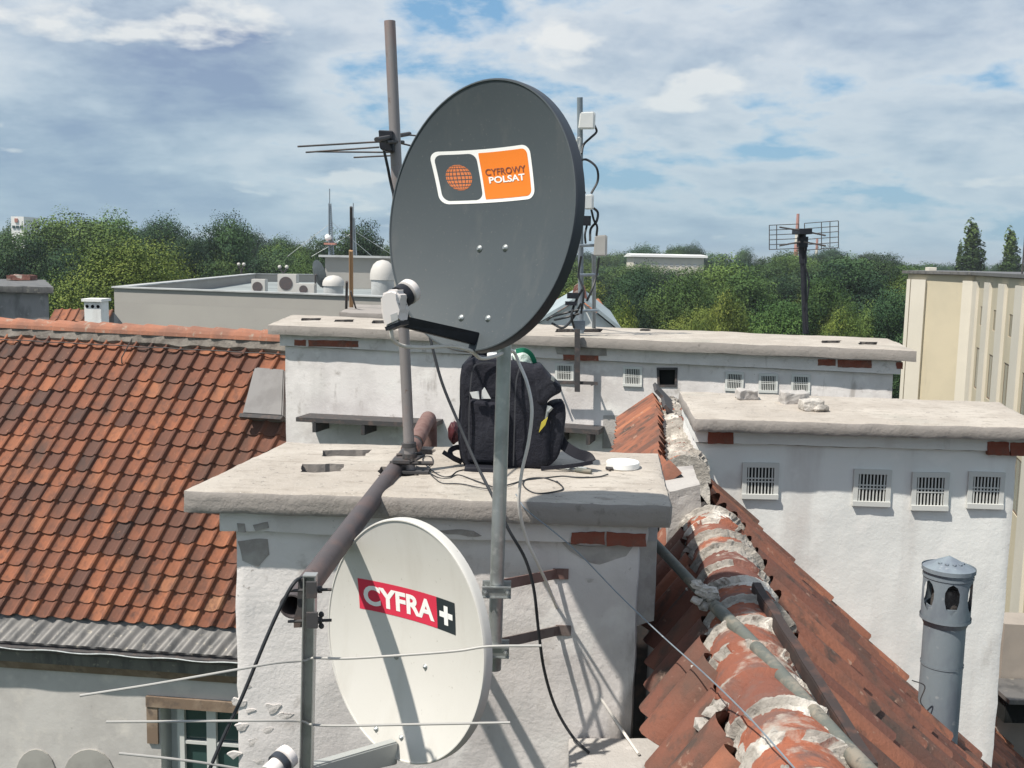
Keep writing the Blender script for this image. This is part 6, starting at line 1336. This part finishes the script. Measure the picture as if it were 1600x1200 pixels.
def tree(px, ytop, d, wpx, kind, k=None, label=None, name='broadleaf_tree', group='trees of the park beyond the roofs'):
    me, tm, W_, H_ = V_[kind][(k if k is not None else random.randrange(99)) % len(V_[kind])]
    top = PY(px, ytop, d); h = top.z; wm = wpx / F * d
    e = thing(name, label or (WORDS[kind] + ' in the leafy park beyond the roofs'), 'tree', (top.x, top.y, 0), group)
    s = (wm / W_ * 1.08, wm / W_ * 1.08, h / H_ * 1.01); e.scale = s; e.rotation_euler.z = random.uniform(0, 6.28)
    c = bpy.data.objects.new('crown', me); t = bpy.data.objects.new('trunk', tm)
    for o in (c, t): COL.objects.link(o); o.parent = e
    return e
rnd = random.Random(5)
# far rows first: they close the horizon
ANCH = [(-999, 'at the far left edge'), (90, 'above the small white chimney'), (180, 'above the left end of the flat roof'), (300, 'beyond the small twin lamp'), (400, 'beyond the air conditioners'), (480, 'behind the thin radio masts'), (560, 'beside the left rim of the grey dish'),
        (700, 'behind the grey dish'), (905, 'behind the white panel aerials'), (975, 'by the long white building'), (1110, 'between long white building and grid aerial'), (1200, 'behind the grid aerial'), (1315, 'left of the cream building'), (1410, 'above the cream building'), (1590, 'past the right end of the cream building')]
ORD = ['leftmost', 'second', 'third', 'fourth', 'fifth', 'sixth', 'seventh']
PLACED = []
def far_row(x0, x1, step, d0, d1, ytop, kinds, wmin, wmax, jy, word):
    x = x0
    while x < x1:
        kd = rnd.choice(kinds); y = ytop(x) + rnd.uniform(-jy, jy) * (1 if rnd.random() < .7 else 1.8); xx = x + rnd.uniform(-8, 8); o = tree(xx, y, rnd.uniform(d0, d1), rnd.uniform(wmin, wmax), kd, rnd.randrange(9), 'tree', group='park trees in the ' + word)
        PLACED.append((xx, kd, word, [a for m_, a in ANCH if xx >= m_][-1], o)); x += step * rnd.uniform(.7, 1.3)
def label_rows():
    from collections import defaultdict
    G_ = defaultdict(list)
    for p in PLACED: G_[(p[1], p[2], p[3])].append(p)
    for (kd, word, an), L_ in G_.items():
        L_.sort(key=lambda p: p[0])
        for k, p in enumerate(L_): p[4]['label'] = ('' if len(L_) == 1 else ORD[min(6, k)] + ' ') + KW[kd] + ' tree in the ' + word + ' ' + an
KW = {'mid': 'mid green', 'dark': 'dark green', 'light': 'yellowish green'}
far_row(-120, 620, 34, 250, 300, lambda x: 352 if x < 300 else (362 if x < 470 else 372), ['dark', 'dark', 'mid'], 62, 92, 9, 'far row')
far_row(900, 1400, 30, 380, 460, lambda x: 387 + (x - 930) * .018, ['dark', 'dark', 'mid'], 40, 90, 9, 'far row')
far_row(1380, 1760, 26, 380, 460, lambda x: 409 + (x - 1380) * .02, ['dark', 'dark'], 40, 64, 3, 'far row')
far_row(900, 1460, 48, 230, 290, lambda x: 411 if 960 < x < 1125 else 403, ['mid', 'dark', 'mid'], 70, 130, 13, 'second row')
far_row(920, 1450, 62, 150, 180, lambda x: 430, ['mid', 'dark', 'mid', 'light'], 85, 165, 18, 'middle row')
far_row(-60, 640, 60, 150, 190, lambda x: 384 if x < 300 else 398, ['dark', 'mid'], 90, 140, 12, 'second row')
far_row(930, 1460, 56, 115, 135, lambda x: 468, ['mid', 'light', 'dark', 'mid'], 85, 130, 14, 'front row')
far_row(-40, 130, 60, 90, 110, lambda x: 425, ['mid', 'dark'], 110, 140, 8, 'front row')
far_row(640, 900, 40, 260, 330, lambda x: 384, ['dark', 'mid'], 70, 95, 8, 'far row')
far_row(650, 900, 70, 150, 180, lambda x: 410, ['mid', 'dark'], 110, 140, 8, 'middle row')
label_rows()
S_ = [(96, 318, 170, 175, 'mid', 'tallest rounded tree at the left edge of the park behind the bright bushy one'),
      (185, 326, 190, 130, 'mid', 'rounded tree topping the skyline above the bright bushy one'),
      (252, 340, 185, 110, 'dark', 'dark tree on the skyline to the right of the tallest rounded tree'),
      (350, 338, 165, 120, 'dark', 'large dark tree standing apart above the far parapet lamps'),
      (35, 352, 140, 120, 'dark', 'dark tree by the white far building at the left edge'),
      (192, 360, 92, 250, 'bushy', 'broad bright bushy tree spreading over the end of the grey flat roof'),
      (560, 350, 170, 110, 'dark', 'domed tree behind the two thin radio masts'),
      (505, 362, 190, 70, 'dark', 'small dark tree behind the lattice radio mast'),
      (440, 366, 185, 100, 'mid', 'mid green tree between the dark tree and the radio masts'),
      (1152, 398, 150, 150, 'mid', 'large green tree left of the black mast with grid aerial'),
      (1075, 418, 130, 120, 'mid', 'round green tree in front of the long white building'),
      (1000, 424, 140, 110, 'dark', 'dark tree just right of the white panel aerials'),
      (975, 458, 95, 80, 'light', 'yellow green shrub-like tree above the pale sheet roof'),
      (1098, 474, 100, 80, 'light', 'yellowish bushy tree close above the far capping slab'),
      (1135, 440, 105, 85, 'light', 'yellowish tree with upright sprays beside the round green tree'),
      (1215, 462, 110, 110, 'mid', 'green tree at the foot of the black aerial mast on its left'),
      (1325, 392, 150, 150, 'dark', 'big dark tree right of the grid aerial'),
      (1385, 406, 160, 110, 'dark', 'dark tree beside the cream building'),
      (1318, 468, 108, 80, 'light', 'rusty yellow tree at the foot of the big dark tree'),
      (1290, 425, 130, 100, 'mid', 'green tree directly behind the black aerial mast'),
      (1400, 450, 120, 100, 'dark', 'dark tree touching the corner of the cream building')]
for k, (x, y, d, w_, kd, lb) in enumerate(S_): tree(x, y, d, w_, kd, k, lb)
tree(1520, 352, 250, 52, 'poplar', 0, 'tallest slim poplar above the cream building', 'poplar_tree', 'poplars above the cream building')
tree(1500, 384, 260, 20, 'poplar', 0, 'smallest slim poplar left of the tallest one', 'poplar_tree', 'poplars above the cream building')
tree(1580, 364, 250, 42, 'poplar', 0, 'second tall poplar near the right edge', 'poplar_tree', 'poplars above the cream building')

# ------------------------------------------------------------------ haze
bm = B(); box(bm, (0, 0, 24), 18400, 18400, 62)
hz_m = bpy.data.materials.new('haze'); hz_m.use_nodes = True; t_ = hz_m.node_tree; t_.nodes.clear()
o_ = t_.nodes.new('ShaderNodeOutputMaterial'); v_ = t_.nodes.new('ShaderNodeVolumePrincipled'); v_.inputs['Density'].default_value = 0.00024; v_.inputs['Color'].default_value = (.80, .88, .96, 1); v_.inputs['Anisotropy'].default_value = .2
t_.links.new(v_.outputs[0], o_.inputs['Volume'])
hz_o = obj('haze', bm, hz_m); hz_o['kind'] = 'stuff'; hz_o['label'] = 'thin bluish summer haze over the park'
